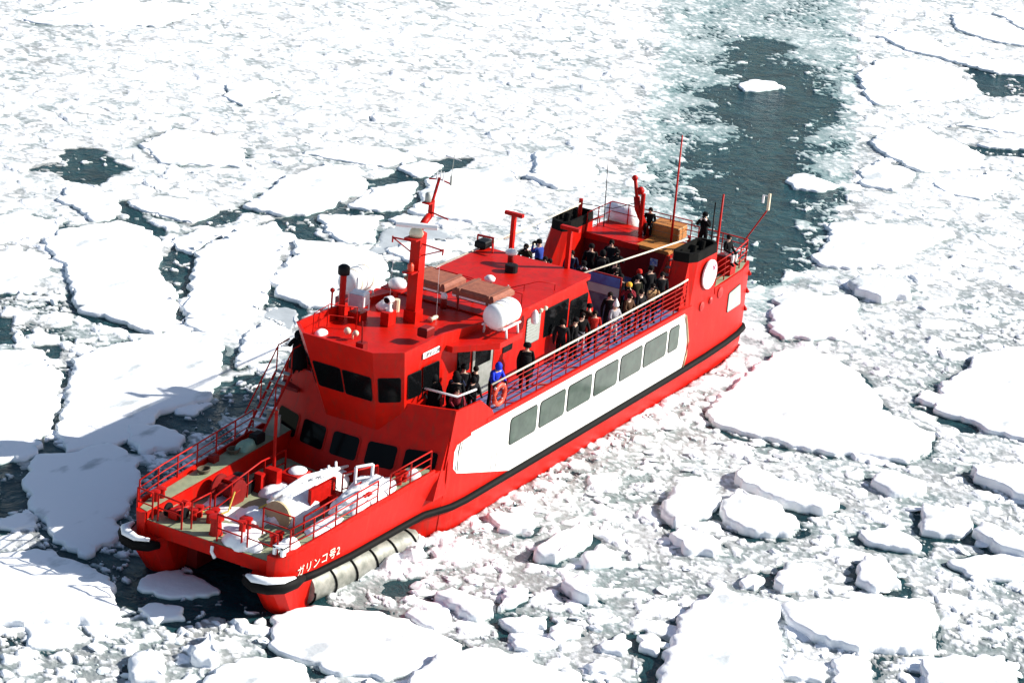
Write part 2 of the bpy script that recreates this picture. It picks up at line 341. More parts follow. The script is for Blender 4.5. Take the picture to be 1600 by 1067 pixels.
('white chunk with a blue dent right of the mauve block',0.31,0,[(24.17,8.24),(22.97,8.38),(23.04,9.3),(23.63,9.61),(24.75,8.8)]),
('spread of lumpy ice left of the forked black crack',0.29,0,[(30.18,5.94),(29.27,6.08),(29.49,6.76),(29.05,7.74),(30.04,8.4),(30.8,7.71),(30.43,6.79)]),
('upright pale slab at the middle of the lower brash',0.36,0,[(26.72,8.79),(25.9,9.03),(25.39,9.38),(27.02,10.31),(27.18,9.89)]),
('white cake between two black holes near the bottom',0.21,0,[(30.34,8.51),(29.36,9.0),(29.27,9.79),(29.78,10.08),(30.59,9.34)]),
('flat white cake right below the two black holes',0.19,0,[(30.81,9.24),(30.22,9.95),(30.5,10.93),(31.16,10.79),(31.67,9.97)]),
('white cake right of the right-hand black hole',0.21,0,[(30.03,10.22),(29.14,10.17),(28.8,11.03),(29.52,11.05),(30.49,10.77)]),
("broad grey-white cake left of the tall speckled floe's cake",0.19,0,[(29.74,11.84),(28.47,12.26),(28.81,12.74),(29.73,12.94),(29.99,12.2)]),
('white cake near the bottom edge left of the speckled floe',0.19,0,[(31.26,12.16),(30.15,12.65),(30.31,13.1),(31.29,13.19),(31.58,12.63)]),
('pale wedge just above the forked black crack',0.21,0,[(27.96,7.41),(27.57,8.12),(27.97,8.35),(28.97,8.32),(29.67,8.19)]),
('white floe at the bottom edge under the port bow',0.21,0,[(40.05,3.79),(38.52,3.42),(37.84,3.71),(36.88,4.59),(36.94,5.6),(38.08,6.57),(40.28,4.15)]),
('shaded floe floating between the two bow hulls',0.13,0,[(35.9,-2.02),(34.92,-2.37),(33.92,-1.65),(34.07,-0.17),(34.31,0.43),(35.34,-0.05),(35.92,-1.17)]),
('white block at the bottom edge, left of the small upright block',0.31,0,[(40.04,1.03),(39.1,1.09),(39.29,1.94),(40.66,2.89),(41.25,2.18)]),
('small upright white block in front of the bow',0.36,0,[(38.49,2.22),(37.05,2.03),(38.3,3.25),(38.79,3.32),(38.94,2.75)]),
('small shaded cake in front of the bow',0.15,0,[(37.05,-1.02),(36.17,-0.56),(36.1,0.11),(36.63,0.62),(37.54,0.09)]),
('pale low floe under the bottom left corner floe',0.13,0,[(39.96,-3.11),(39.22,-2.37),(39.46,-1.14),(39.79,-0.98),(40.92,-1.26),(41.24,-1.91)]),
('hollowed lump of ice beside the starboard bow railing',0.21,0,[(25.34,-10.7),(24.69,-10.36),(24.26,-8.76),(25.67,-7.75),(26.93,-8.61),(26.51,-9.78)]),
('small white cake at the left edge above the corner floe',0.15,0,[(35.26,-8.57),(33.95,-8.68),(33.55,-8.22),(34.25,-7.4),(35.07,-7.72)]),
("lone low floe drifting in the wake's far water",0.13,0,[(-41.69,-17.04),(-43.5,-17.03),(-44.03,-15.77),(-43.22,-14.72),(-41.36,-15.39),(-40.56,-16.28)]),
("lone teal-footed floe in the wake's near water",0.15,0,[(-24.71,-6.26),(-26.35,-6.3),(-26.68,-5.5),(-25.97,-3.63),(-24.23,-4.05),(-23.63,-5.25)]),
]
OPEN=[
[(-7.98,0.05),(-10.72,-2.41),(-16.17,-6.82),(-23.85,-10.99),(-32.12,-13.46),(-34.68,-16.56),(-41.26,-18.32),(-52.29,-22.31),(-54.17,-21.82),(-55.78,-20.03),(-50.5,-17.4),(-50.6,-15.23),(-44.06,-11.95),(-41.5,-10.42),(-36.65,-9.32),(-28.99,-6.13),(-27.91,-4.71),(-23.56,-3.37),(-18.32,-1.07),(-12.67,0.23),(-8.53,0.62)],
[(2.27,-34.77),(0.48,-34.43),(-1.66,-35.8),(-2.73,-34.8),(-1.75,-33.4),(-1.63,-31.68),(0.35,-31.32),(1.93,-30.64),(2.26,-31.96),(1.97,-33.6)],
[(8.92,-21.85),(7.32,-22.53),(6.88,-21.31),(9.61,-19.19),(11.02,-18.58),(12.39,-17.86),(14.5,-16.59),(14.44,-16.87),(11.26,-19.06),(11.64,-19.22),(10.39,-20.6)],
[(4.14,-23.71),(1.61,-23.95),(-0.72,-24.06),(0.82,-23.17),(2.69,-22.96)],
[(3.62,-28.28),(2.88,-28.13),(4.17,-26.73),(5.45,-24.34),(6.73,-23.5),(6.37,-24.45),(5.26,-26.44)],
[(0.79,-21.36),(-1.55,-21.14),(-4.02,-21.14),(-4.06,-19.66),(-5.55,-17.65),(-4.67,-17.09),(-2.61,-18.7),(-0.47,-19.84),(2.24,-17.44),(2.21,-18.72),(0.76,-20.64)],
[(-5.05,-17.7),(-10.21,-20.04),(-11.22,-21.06),(-12.72,-20.25),(-9.04,-18.91),(-5.51,-17.26)],
[(-2.92,-19.09),(-8.68,-19.26),(-10.33,-20.69),(-7.94,-21.46)],
[(-8.58,-22.66),(-9.36,-21.61),(-11.12,-21.78),(-12.03,-19.83),(-11.6,-19.17),(-8.42,-21.0)],
[(-12.03,-19.83),(-14.07,-19.91),(-15.81,-20.18),(-14.79,-21.14),(-12.08,-21.8)],
[(16.28,-20.39),(15.95,-18.68),(16.04,-16.41),(17.12,-16.67),(17.04,-18.47)],
[(19.49,-22.93),(19.09,-21.62),(21.35,-19.95),(22.32,-20.45)],
[(20.73,-18.97),(20.39,-18.08),(21.49,-16.94),(21.43,-17.71)],
[(1.61,-14.85),(0.83,-13.42),(3.51,-11.72),(4.43,-12.66)],
[(2.73,-17.28),(0.52,-17.7),(-0.37,-17.22),(2.08,-17.01)],
[(8.16,-16.49),(7.3,-16.22),(9.0,-14.35),(9.97,-13.01),(10.73,-13.81),(9.78,-15.16)],
[(29.42,-12.07),(27.95,-11.8),(29.12,-10.23),(29.96,-11.17)],
[(34.44,-4.74),(34.05,-3.29),(32.34,-2.31),(32.23,-0.78),(33.44,1.91),(33.21,3.28),(31.21,2.69),(35.33,3.25),(35.73,1.01),(37.55,0.6),(36.71,-1.59),(35.36,-2.93)],
[(31.39,-12.78),(30.26,-11.51),(33.03,-8.86),(35.64,-9.02)],
[(-58.0,-8.83),(-58.04,-7.33),(-59.33,-3.49),(-54.86,-1.94),(-51.84,-5.03)],
[(-39.26,-1.59),(-43.07,2.13),(-41.02,2.83),(-38.61,-0.12)],
[(1.31,11.46),(1.21,12.41),(2.28,14.92),(2.97,14.77),(2.0,12.16)],
[(15.82,9.47),(16.18,9.93),(17.92,10.96),(17.7,10.54)],
[(29.83,13.65),(28.74,13.72),(30.78,14.86),(31.15,14.41)],
[(17.69,11.05),(17.79,11.61),(18.65,12.45),(18.59,11.87)],
[(14.88,11.16),(15.21,12.35),(15.53,13.02),(15.7,12.32)],
[(30.18,8.18),(29.64,8.24),(30.42,9.11),(31.16,9.42),(31.08,9.03)],
[(28.54,8.08),(27.18,8.04),(28.02,8.32),(28.76,8.41)],
[(29.36,9.66),(28.71,9.7),(29.79,10.22),(29.7,9.97)],
[(28.26,12.41),(27.87,12.51),(28.87,13.08),(28.8,12.81)],
[(30.13,4.33),(28.9,4.64),(30.15,5.06),(30.64,4.86)],
[(11.79,17.83),(12.25,18.76),(13.2,19.6),(12.97,18.78)],
[(21.09,-13.93),(22.91,-10.94),(22.61,-9.64),(21.05,-9.88),(18.73,-10.35),(22.63,-8.71),(24.94,-9.38),(26.07,-9.7),(26.86,-9.67)],
[(19.24,-10.91),(17.35,-10.41),(16.93,-9.45),(20.42,-8.21),(21.62,-8.55)],
]
WAKE=[(-13.26,-10.39),(-22.18,-14.19),(-30.89,-18.16),(-49.29,-25.91),(-64.53,-34.72),(-77.79,-24.35),(-50.24,-12.46),(-35.79,-6.56),(-25.72,-2.84),(-14.66,0.88),(-6.85,2.04),(-3.34,2.07),(-7.36,-3.82)]
# ------------------------------------------------------------------ sea and drift ice
def hsh(ix, iy, seed):
    h = (ix.astype(np.int64) * 374761393 + iy.astype(np.int64) * 668265263 + seed * 1274126177) & 0xFFFFFFFF
    h = ((h ^ (h >> 13)) * 1274126177) & 0xFFFFFFFF
    h = ((h ^ (h >> 16)) * 2246822519) & 0xFFFFFFFF
    return ((h ^ (h >> 15)) & 0xFFFFFF) / float(0x1000000)

def vnoise(x, y, s, seed):
    x = x / s; y = y / s
    ix = np.floor(x); iy = np.floor(y); fx = x - ix; fy = y - iy
    fx = fx * fx * (3 - 2 * fx); fy = fy * fy * (3 - 2 * fy)
    a = hsh(ix, iy, seed); b = hsh(ix + 1, iy, seed); c = hsh(ix, iy + 1, seed); d = hsh(ix + 1, iy + 1, seed)
    return (a * (1 - fx) + b * fx) * (1 - fy) + (c * (1 - fx) + d * fx) * fy

def fbm(x, y, s, seed, octv=4):
    t = 0; a = 0.5; n = 0
    for k in range(octv):
        t = t + a * vnoise(x + 17.3 * k, y - 9.1 * k, s, seed + 31 * k); n += a; a *= 0.5; s *= 0.5
    return t / n

def worley(x, y, s, seed):
    x = x / s; y = y / s
    ix = np.floor(x); iy = np.floor(y)
    f1 = np.full(x.shape, 9.0); f2 = np.full(x.shape, 9.0)
    cx = np.zeros(x.shape); cy = np.zeros(x.shape); px = np.zeros(x.shape); py = np.zeros(x.shape)
    for i in (-1, 0, 1):
        for j in (-1, 0, 1):
            gx = ix + i; gy = iy + j
            qx = gx + hsh(gx, gy, seed); qy = gy + hsh(gx, gy, seed + 1)
            d = np.hypot(qx - x, qy - y)
            n = d < f1
            f2 = np.where(n, f1, np.minimum(f2, d))
            cx = np.where(n, gx, cx); cy = np.where(n, gy, cy); px = np.where(n, qx, px); py = np.where(n, qy, py)
            f1 = np.where(n, d, f1)
    return f1, f2, cx, cy, x - px, y - py

def sstep(a, b, t):
    t = np.clip((t - a) / (b - a), 0, 1)
    return t * t * (3 - 2 * t)

def in_poly(x, y, P):
    P = np.asarray(P); c = np.zeros(x.shape, bool)
    lo = P.min(0); hi = P.max(0)
    idx = np.nonzero((x >= lo[0]) & (x <= hi[0]) & (y >= lo[1]) & (y <= hi[1]))[0]
    if len(idx) == 0: return c
    xx = x[idx]; yy = y[idx]; r = np.zeros(len(idx), bool)
    j = len(P) - 1
    for i in range(len(P)):
        xi, yi = P[i]; xj, yj = P[j]
        if yi != yj:
            r ^= ((yi > yy) != (yj > yy)) & (xx < (xj - xi) * (yy - yi) / (yj - yi) + xi)
        j = i
    c[idx] = r
    return c

def dist_poly(x, y, P):
    """distance from points to the outline of P"""
    P = np.asarray(P); best = np.full(x.shape, 1e9)
    for i in range(len(P)):
        a = P[i]; b = P[(i + 1) % len(P)]; ab = b - a
        t = np.clip(((x - a[0]) * ab[0] + (y - a[1]) * ab[1]) / max(ab @ ab, 1e-9), 0, 1)
        best = np.minimum(best, np.hypot(x - a[0] - t * ab[0], y - a[1] - t * ab[1]))
    return best

SHIP_PLAN = [(0.3, -3.0), (3, -3.4), (25.5, -3.45), (26.5, -3.0), (34.6, -3.0), (34.6, -1.8), (27.0, -1.6), (27.0, 1.6), (34.6, 1.8),
             (34.6, 3.0), (26.5, 3.0), (25.5, 3.45), (3, 3.4), (0.3, 3.0)]

def ice_height(x, y, fine=True):
    wx = x + 0.9 * (fbm(x, y, 1.6, 5, 3) - .5) + .35 * (vnoise(x, y, .35, 8) - .5)
    wy = y + 0.9 * (fbm(x, y, 1.6, 6, 3) - .5) + .35 * (vnoise(x, y, .35, 9) - .5)
    # how open the water is
    opn = np.zeros(x.shape)
    for P in OPEN[1:]:
        PA = np.asarray(P); lo = PA.min(0) - 1.0; hi = PA.max(0) + 1.0
        k = np.nonzero((x > lo[0]) & (x < hi[0]) & (y > lo[1]) & (y < hi[1]))[0]
        if len(k) == 0: continue
        ins = in_poly(wx[k], wy[k], P)
        d = dist_poly(wx[k], wy[k], P) * np.where(ins, 1, -1)
        opn[k] = np.maximum(opn[k], sstep(-0.25, 0.3, d))
    wake = np.zeros(x.shape)
    ins = in_poly(wx, wy, WAKE)
    k = np.nonzero(in_poly(x, y, [(-110, -40), (20, -40), (20, 25), (-110, 25)]))[0]
    d = dist_poly(wx[k], wy[k], WAKE) * np.where(ins[k], 1, -1)
    wake[k] = sstep(-2.0, 2.5, d)
    # propeller-washed channel: ice thins out raggedly towards its middle
    chan = np.zeros(x.shape)
    ins = in_poly(x, y, OPEN[0])
    d = dist_poly(x[k], y[k], OPEN[0]) * np.where(ins[k], 1, -1)
    chan[k] = sstep(-2.5, 2.7, d + 5.0 * (fbm(x[k], y[k], 3.0, 66, 4) - .5))
    # image-left waters are darker between the cakes, port side and far field are choked with slush
    left = sstep(-2.5, -6.0, y - 0.10 * (x - 20)) * sstep(6, 16, x + 0.3 * y + 6)
    big = fbm(x, y, 5.0, 77, 4); mid = fbm(x, y, 1.8, 78, 4)
    far = sstep(22, 2, x + .25 * y) * (1 - wake) * sstep(12, 2, y + .1 * x)      # snow-choked pack behind and left of the ship
    slush = 0.026 + 0.05 * (mid - .5) + .03 * (big - .5)
    slush = slush + .012 * far - .13 * sstep(.25, .75, chan) - 0.055 * left * sstep(.60, .44, mid) - .006 * wake - .03 * wake * sstep(.50, .38, mid)
    slush = slush + 0.022 * (vnoise(x, y, .20, 41) - .5) + .014 * (vnoise(x, y, .08, 43) - .5)
    h = slush
    lay = [(0.16, .040, .52, 51), (0.30, .062, .62, 101), (0.66, .085, .56, 202), (1.5, .11, .30, 303)] if fine else [(1.7, .16, .6, 303), (3.5, .2, .6, 404)]
    for s, H, dens, seed in lay:
        f1, f2, cx, cy, dx, dy = worley(wx, wy, s, seed)
        r1 = hsh(cx, cy, seed + 5); r2 = hsh(cx, cy, seed + 6); r3 = hsh(cx, cy, seed + 7); r4 = hsh(cx, cy, seed + 8)
        e = (f2 - f1)
        dn = (dens + (.25 if s < .5 else 0) * wake) * (1 - .20 * left)
        if s > 1.2: dn = dn * (1 - wake)
        dn = dn * (1 - chan) ** 1.6
        dn = dn + (1 - dn) * far * (.85 if s > .5 else .5)
        w0 = .030 + .050 * (1 - far) + .10 * r3 * (1 - .5 * far)
        body = sstep(w0, w0 + .16, e)
        top = H * (0.45 + 0.8 * r2) * (1 - .35 * wake) * (1 - .35 * far) + s * ((r3 - .5) * dx + (r4 - .5) * dy) * (.13 + .05 * far)
        rough = .030 * s ** .5 * (fbm(x, y, .4 * s, seed + 9, 3) - .5) * 2
        c = np.where(r1 < dn, (top + rough) * body + (1 - body) * -.12, -1)
        h = np.maximum(h, c)
    # ragged pressed-up ice along the port side of the hull
    pd = np.abs(y - 3.9 - .5 * (fbm(x, y, 2.0, 91, 3) - .5))
    press = sstep(1.2, .2, pd) * sstep(2, 5, x) * sstep(29.5, 27, x)
    h = h + press * .18 * (fbm(x, y, .8, 95, 4) - .46)
    h = h * (1 - opn) - 0.22 * opn
    # crushed ice heaped over the after part of the port screw
    bury = sstep(30.2, 28.6, x + .8 * (mid - .5)) * sstep(25.0, 26.2, x) * sstep(5.0, 3.7, y) * sstep(2.4, 2.9, y)
    h = h + bury * (.12 + .55 * (fbm(x, y, .45, 97, 4) - .5))
    # small brash in the open leads
    f1, f2, cx, cy, dx, dy = worley(wx, wy, .36, 707)
    r1 = hsh(cx, cy, 711); r2 = hsh(cx, cy, 712)
    bits = np.where(r1 < .16 + .34 * sstep(.5, .65, big), sstep(.08, .3, f2 - f1) * (.05 + .1 * r2) - .05, -1)
    lead_bits = (opn > .5)
    h = np.where(lead_bits, np.maximum(h, np.where(sstep(.46, .56, fbm(x, y, 3.2, 55, 3)) > .5, bits, -1)), h)
    # under the ship and the floes
    h = np.where(in_poly(x, y, SHIP_PLAN), -0.35, h)
    return h, wake

def grid_mesh(name, X, Y, Zh, cut, wk=None):
    nr, nc = X.shape
    co = np.stack([X, Y, Zh], -1).reshape(-1, 3)
    i = np.arange(nr * nc).reshape(nr, nc)
    q = np.stack([i[:-1, :-1], i[1:, :-1], i[1:, 1:], i[:-1, 1:]], -1).reshape(-1, 4)
    keep = (Zh.reshape(-1)[q] > cut).any(1)
    q = q[keep]
    mi = (wk[q[:, 0]] > .5).astype(np.int32) if wk is not None else None
    used = np.unique(q); rem = np.full(len(co), -1); rem[used] = np.arange(len(used))
    q = rem[q]; co = co[used]
    me = bpy.data.meshes.new(name)
    me.vertices.add(len(co)); me.vertices.foreach_set('co', co.astype(np.float32).ravel())
    me.loops.add(q.size); me.loops.foreach_set('vertex_index', q.astype(np.int32).ravel())
    me.polygons.add(len(q))
    me.polygons.foreach_set('loop_start', np.arange(0, q.size, 4, dtype=np.int32))
    me.polygons.foreach_set('use_smooth', np.ones(len(q), bool))
    if mi is not None: me.polygons.foreach_set('material_index', mi)
    me.update(calc_edges=True)
    me.validate()
    return me

# water sheet
def water_material():
    m = bpy.data.materials.new('sea_water'); m.use_nodes = True
    nt = m.node_tree; N = nt.nodes; L = nt.links; b = N['Principled BSDF']
    b.inputs['Roughness'].default_value = 0.15
    b.inputs['IOR'].default_value = 1.33
    b.inputs['Specular IOR Level'].default_value = .20
    geo = N.new('ShaderNodeNewGeometry')
    nz = N.new('ShaderNodeTexNoise'); nz.inputs['Scale'].default_value = .5; nz.inputs['Detail'].default_value = 6; nz.inputs['Distortion'].default_value = 1.5
    L.new(geo.outputs['Position'], nz.inputs['Vector'])
    rp = N.new('ShaderNodeValToRGB')
    rp.color_ramp.elements[0].position = .35; rp.color_ramp.elements[1].position = .7
    rp.color_ramp.elements[0].color = (.005, .024, .031, 1); rp.color_ramp.elements[1].color = (.015, .058, .066, 1)
    L.new(nz.outputs['Fac'], rp.inputs['Fac']); L.new(rp.outputs['Color'], b.inputs['Base Color'])
    w1 = N.new('ShaderNodeTexNoise'); w1.inputs['Scale'].default_value = 1.5; w1.inputs['Detail'].default_value = 6
    w1.inputs['Roughness'].default_value = .6; w1.inputs['Distortion'].default_value = .6
    L.new(geo.outputs['Position'], w1.inputs['Vector'])
    bp = N.new('ShaderNodeBump'); bp.inputs['Strength'].default_value = .6; bp.inputs['Distance'].default_value = .30
    L.new(w1.outputs['Fac'], bp.inputs['Height']); L.new(bp.outputs['Normal'], b.inputs['Normal'])
    return m
WATER = water_material()
sea = MB().add([(-2500, -2500, 0), (2500, -2500, 0), (2500, 2500, 0), (-2500, 2500, 0)], [(0, 1, 2, 3)]).build('sea_water', WATER)
tag(sea, 'dark teal sea water in the wake and between the floes', None, None, 'structure')

def ice_material(name, lo=.015, hi=.075, slush=(.27, .285, .28), snow=(.86, .88, .90)):
    """wet grey slush low at the waterline, dry snow on what stands above it"""
    m = bpy.data.materials.new(name); m.use_nodes = True
    nt = m.node_tree; N = nt.nodes; L = nt.links; b = N['Principled BSDF']
    b.inputs['Specular IOR Level'].default_value = .25
    geo = N.new('ShaderNodeNewGeometry'); sp = N.new('ShaderNodeSeparateXYZ')
    L.new(geo.outputs['Position'], sp.inputs[0])
    nz = N.new('ShaderNodeTexNoise'); nz.inputs['Scale'].default_value = 3.5; nz.inputs['Detail'].default_value = 4
    L.new(geo.outputs['Position'], nz.inputs['Vector'])
    ad = N.new('ShaderNodeMath'); ad.operation = 'MULTIPLY_ADD'; ad.inputs[1].default_value = .06; ad.inputs[2].default_value = -.03
    L.new(nz.outputs['Fac'], ad.inputs[0])
    a2 = N.new('ShaderNodeMath'); a2.operation = 'ADD'
    L.new(ad.outputs[0], a2.inputs[0]); L.new(sp.outputs['Z'], a2.inputs[1])
    mr = N.new('ShaderNodeMapRange'); mr.interpolation_type = 'SMOOTHSTEP'
    mr.inputs['From Min'].default_value = lo; mr.inputs['From Max'].default_value = hi
    L.new(a2.outputs[0], mr.inputs['Value'])
    n3 = N.new('ShaderNodeTexNoise'); n3.inputs['Scale'].default_value = .35; n3.inputs['Detail'].default_value = 3
    L.new(geo.outputs['Position'], n3.inputs['Vector'])
    r3 = N.new('ShaderNodeValToRGB'); r3.color_ramp.elements[0].position = .4; r3.color_ramp.elements[1].position = .62
    r3.color_ramp.elements[0].color = (*slush, 1); r3.color_ramp.elements[1].color = (slush[0] * .72, slush[1] * .86, slush[2] * .86, 1)
    L.new(n3.outputs['Fac'], r3.inputs['Fac'])
    mx = N.new('ShaderNodeMix'); mx.data_type = 'RGBA'
    mx.inputs['B'].default_value = (*snow, 1)
    for i in mx.inputs:
        if i.type == 'RGBA' and i.name == 'A': L.new(r3.outputs['Color'], i)
        if i.type == 'RGBA' and i.name == 'B': i.default_value = (*snow, 1)
    L.new(mr.outputs[0], mx.inputs[0])
    out = [o for o in mx.outputs if o.type == 'RGBA'][0]
    L.new(out, b.inputs['Base Color'])
    rr = N.new('ShaderNodeMapRange'); rr.inputs['To Min'].default_value = .35; rr.inputs['To Max'].default_value = .8
    L.new(mr.outputs[0], rr.inputs['Value']); L.new(rr.outputs[0], b.inputs['Roughness'])
    bz = N.new('ShaderNodeTexNoise'); bz.inputs['Scale'].default_value = 9; bz.inputs['Detail'].default_value = 5
    L.new(geo.outputs['Position'], bz.inputs['Vector'])
    bp = N.new('ShaderNodeBump'); bp.inputs['Strength'].default_value = .5; bp.inputs['Distance'].default_value = .06
    L.new(bz.outputs['Fac'], bp.inputs['Height']); L.new(bp.outputs['Normal'], b.inputs['Normal'])
    return m
BRASH = ice_material('brash_ice')
WAKEICE = ice_material('wake_brash_ice', slush=(.23, .30, .295), snow=(.78, .81, .81), lo=.01, hi=.08)

def floe_material():
    m = bpy.data.materials.new('floe_snow'); m.use_nodes = True
    nt = m.node_tree; N = nt.nodes; L = nt.links; b = N['Principled BSDF']
    b.inputs['Specular IOR Level'].default_value = .2; b.inputs['Roughness'].default_value = .8
    geo = N.new('ShaderNodeNewGeometry'); sp = N.new('ShaderNodeSeparateXYZ'); L.new(geo.outputs['Position'], sp.inputs[0])
    sx = N.new('ShaderNodeMapping'); sx.inputs['Scale'].default_value = (.5, 1.1, 1); L.new(geo.outputs['Position'], sx.inputs['Vector'])
    nz = N.new('ShaderNodeTexNoise'); nz.inputs['Scale'].default_value = .8; nz.inputs['Detail'].default_value = 5
    L.new(sx.outputs[0], nz.inputs['Vector'])
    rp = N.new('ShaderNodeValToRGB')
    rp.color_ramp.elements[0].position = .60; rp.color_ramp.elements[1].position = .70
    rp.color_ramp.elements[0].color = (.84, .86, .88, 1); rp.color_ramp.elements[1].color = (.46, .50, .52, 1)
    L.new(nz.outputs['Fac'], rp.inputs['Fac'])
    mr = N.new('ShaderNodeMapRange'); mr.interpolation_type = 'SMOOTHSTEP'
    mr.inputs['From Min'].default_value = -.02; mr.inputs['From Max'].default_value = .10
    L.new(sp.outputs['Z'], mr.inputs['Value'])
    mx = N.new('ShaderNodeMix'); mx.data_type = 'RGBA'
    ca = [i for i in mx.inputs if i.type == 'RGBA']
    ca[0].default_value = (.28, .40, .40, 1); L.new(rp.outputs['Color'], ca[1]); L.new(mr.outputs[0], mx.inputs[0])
    L.new([o for o in mx.outputs if o.type == 'RGBA'][0], b.inputs['Base Color'])
    bz = N.new('ShaderNodeTexNoise'); bz.inputs['Scale'].default_value = 2.6; bz.inputs['Detail'].default_value = 8
    L.new(geo.outputs['Position'], bz.inputs['Vector'])
    bp = N.new('ShaderNodeBump'); bp.inputs['Strength'].default_value = .6; bp.inputs['Distance'].default_value = .06
    L.new(bz.outputs['Fac'], bp.inputs['Height']); L.new(bp.outputs['Normal'], b.inputs['Normal'])
    return m
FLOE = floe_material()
THIN = mat('thin_grey_ice', (0.46, 0.50, 0.52), 0.35, var=.12, scale=.8, bump=.1)

# brash field: fan-shaped grid, closer mesh nearer to the bow
def brash_field():
    ox, oy = 96.7, 44.3
    az0 = math.radians(208.4)
    na, nr = 800, 1050
    ang = az0 + np.radians(np.linspace(-17.5, 17.5, na))
    rad = 60.0 * (232.0 / 60.0) ** (np.linspace(0, 1, nr))
    R, A = np.meshgrid(rad, ang, indexing='ij')
    X = ox + R * np.cos(A); Y = oy + R * np.sin(A)
    x = X.ravel(); y = Y.ravel()
    h, wake = ice_height(x, y)
    for lab, th, mi, P in FLOES:
        PA = np.asarray(P); lo = PA.min(0) - .7; hi = PA.max(0) + .7
        k = np.nonzero((x > lo[0]) & (x < hi[0]) & (y > lo[1]) & (y < hi[1]))[0]
        ins = in_poly(x[k], y[k], P)
        d = dist_poly(x[k], y[k], P)
        moat = sstep(.55, .05, d + .35 * (vnoise(x[k], y[k], .8, 512) - .4)) * (~ins)      # wet gap round the floe
        moat = moat * (.35 + .65 * sstep(-12, 8, x[k])) * sstep(.36, .56, fbm(x[k], y[k], 2.4, 533, 3))
        h[k] = np.where(ins & (d > .18), -.3, h[k] - .075 * moat)
    me = grid_mesh('brash_ice', X, Y, h.reshape(X.shape), -.10, wake)
    o = link('brash_ice', me, None, [BRASH, WAKEICE])
    tag(o, 'broken white brash and grey slush choking the water between the floes', None, None, 'stuff')
    # coarse continuation of the pack beyond the picture
    ang = az0 + np.radians(np.linspace(0, 360, 260)); rad = 20 * (500 / 20.0) ** np.linspace(0, 1, 150)
    R, A = np.meshgrid(rad, ang, indexing='ij')
    X = ox + R * np.cos(A); Y = oy + R * np.sin(A); x = X.ravel(); y = Y.ravel()
    h, wake = ice_height(x, y, False)
    da = np.degrees(np.abs((A.ravel() - az0 + math.pi) % (2 * math.pi) - math.pi)); rr = R.ravel()
    h = np.where((da < 16.8) & (rr > 62.5) & (rr < 226), -.5, h)
    me = grid_mesh('outer_pack_ice', X, Y, h.reshape(X.shape), -.10)
    tag(link('outer_pack_ice', me, None, BRASH), 'broken pack ice spreading beyond the picture', None, None, 'stuff')
brash_field()

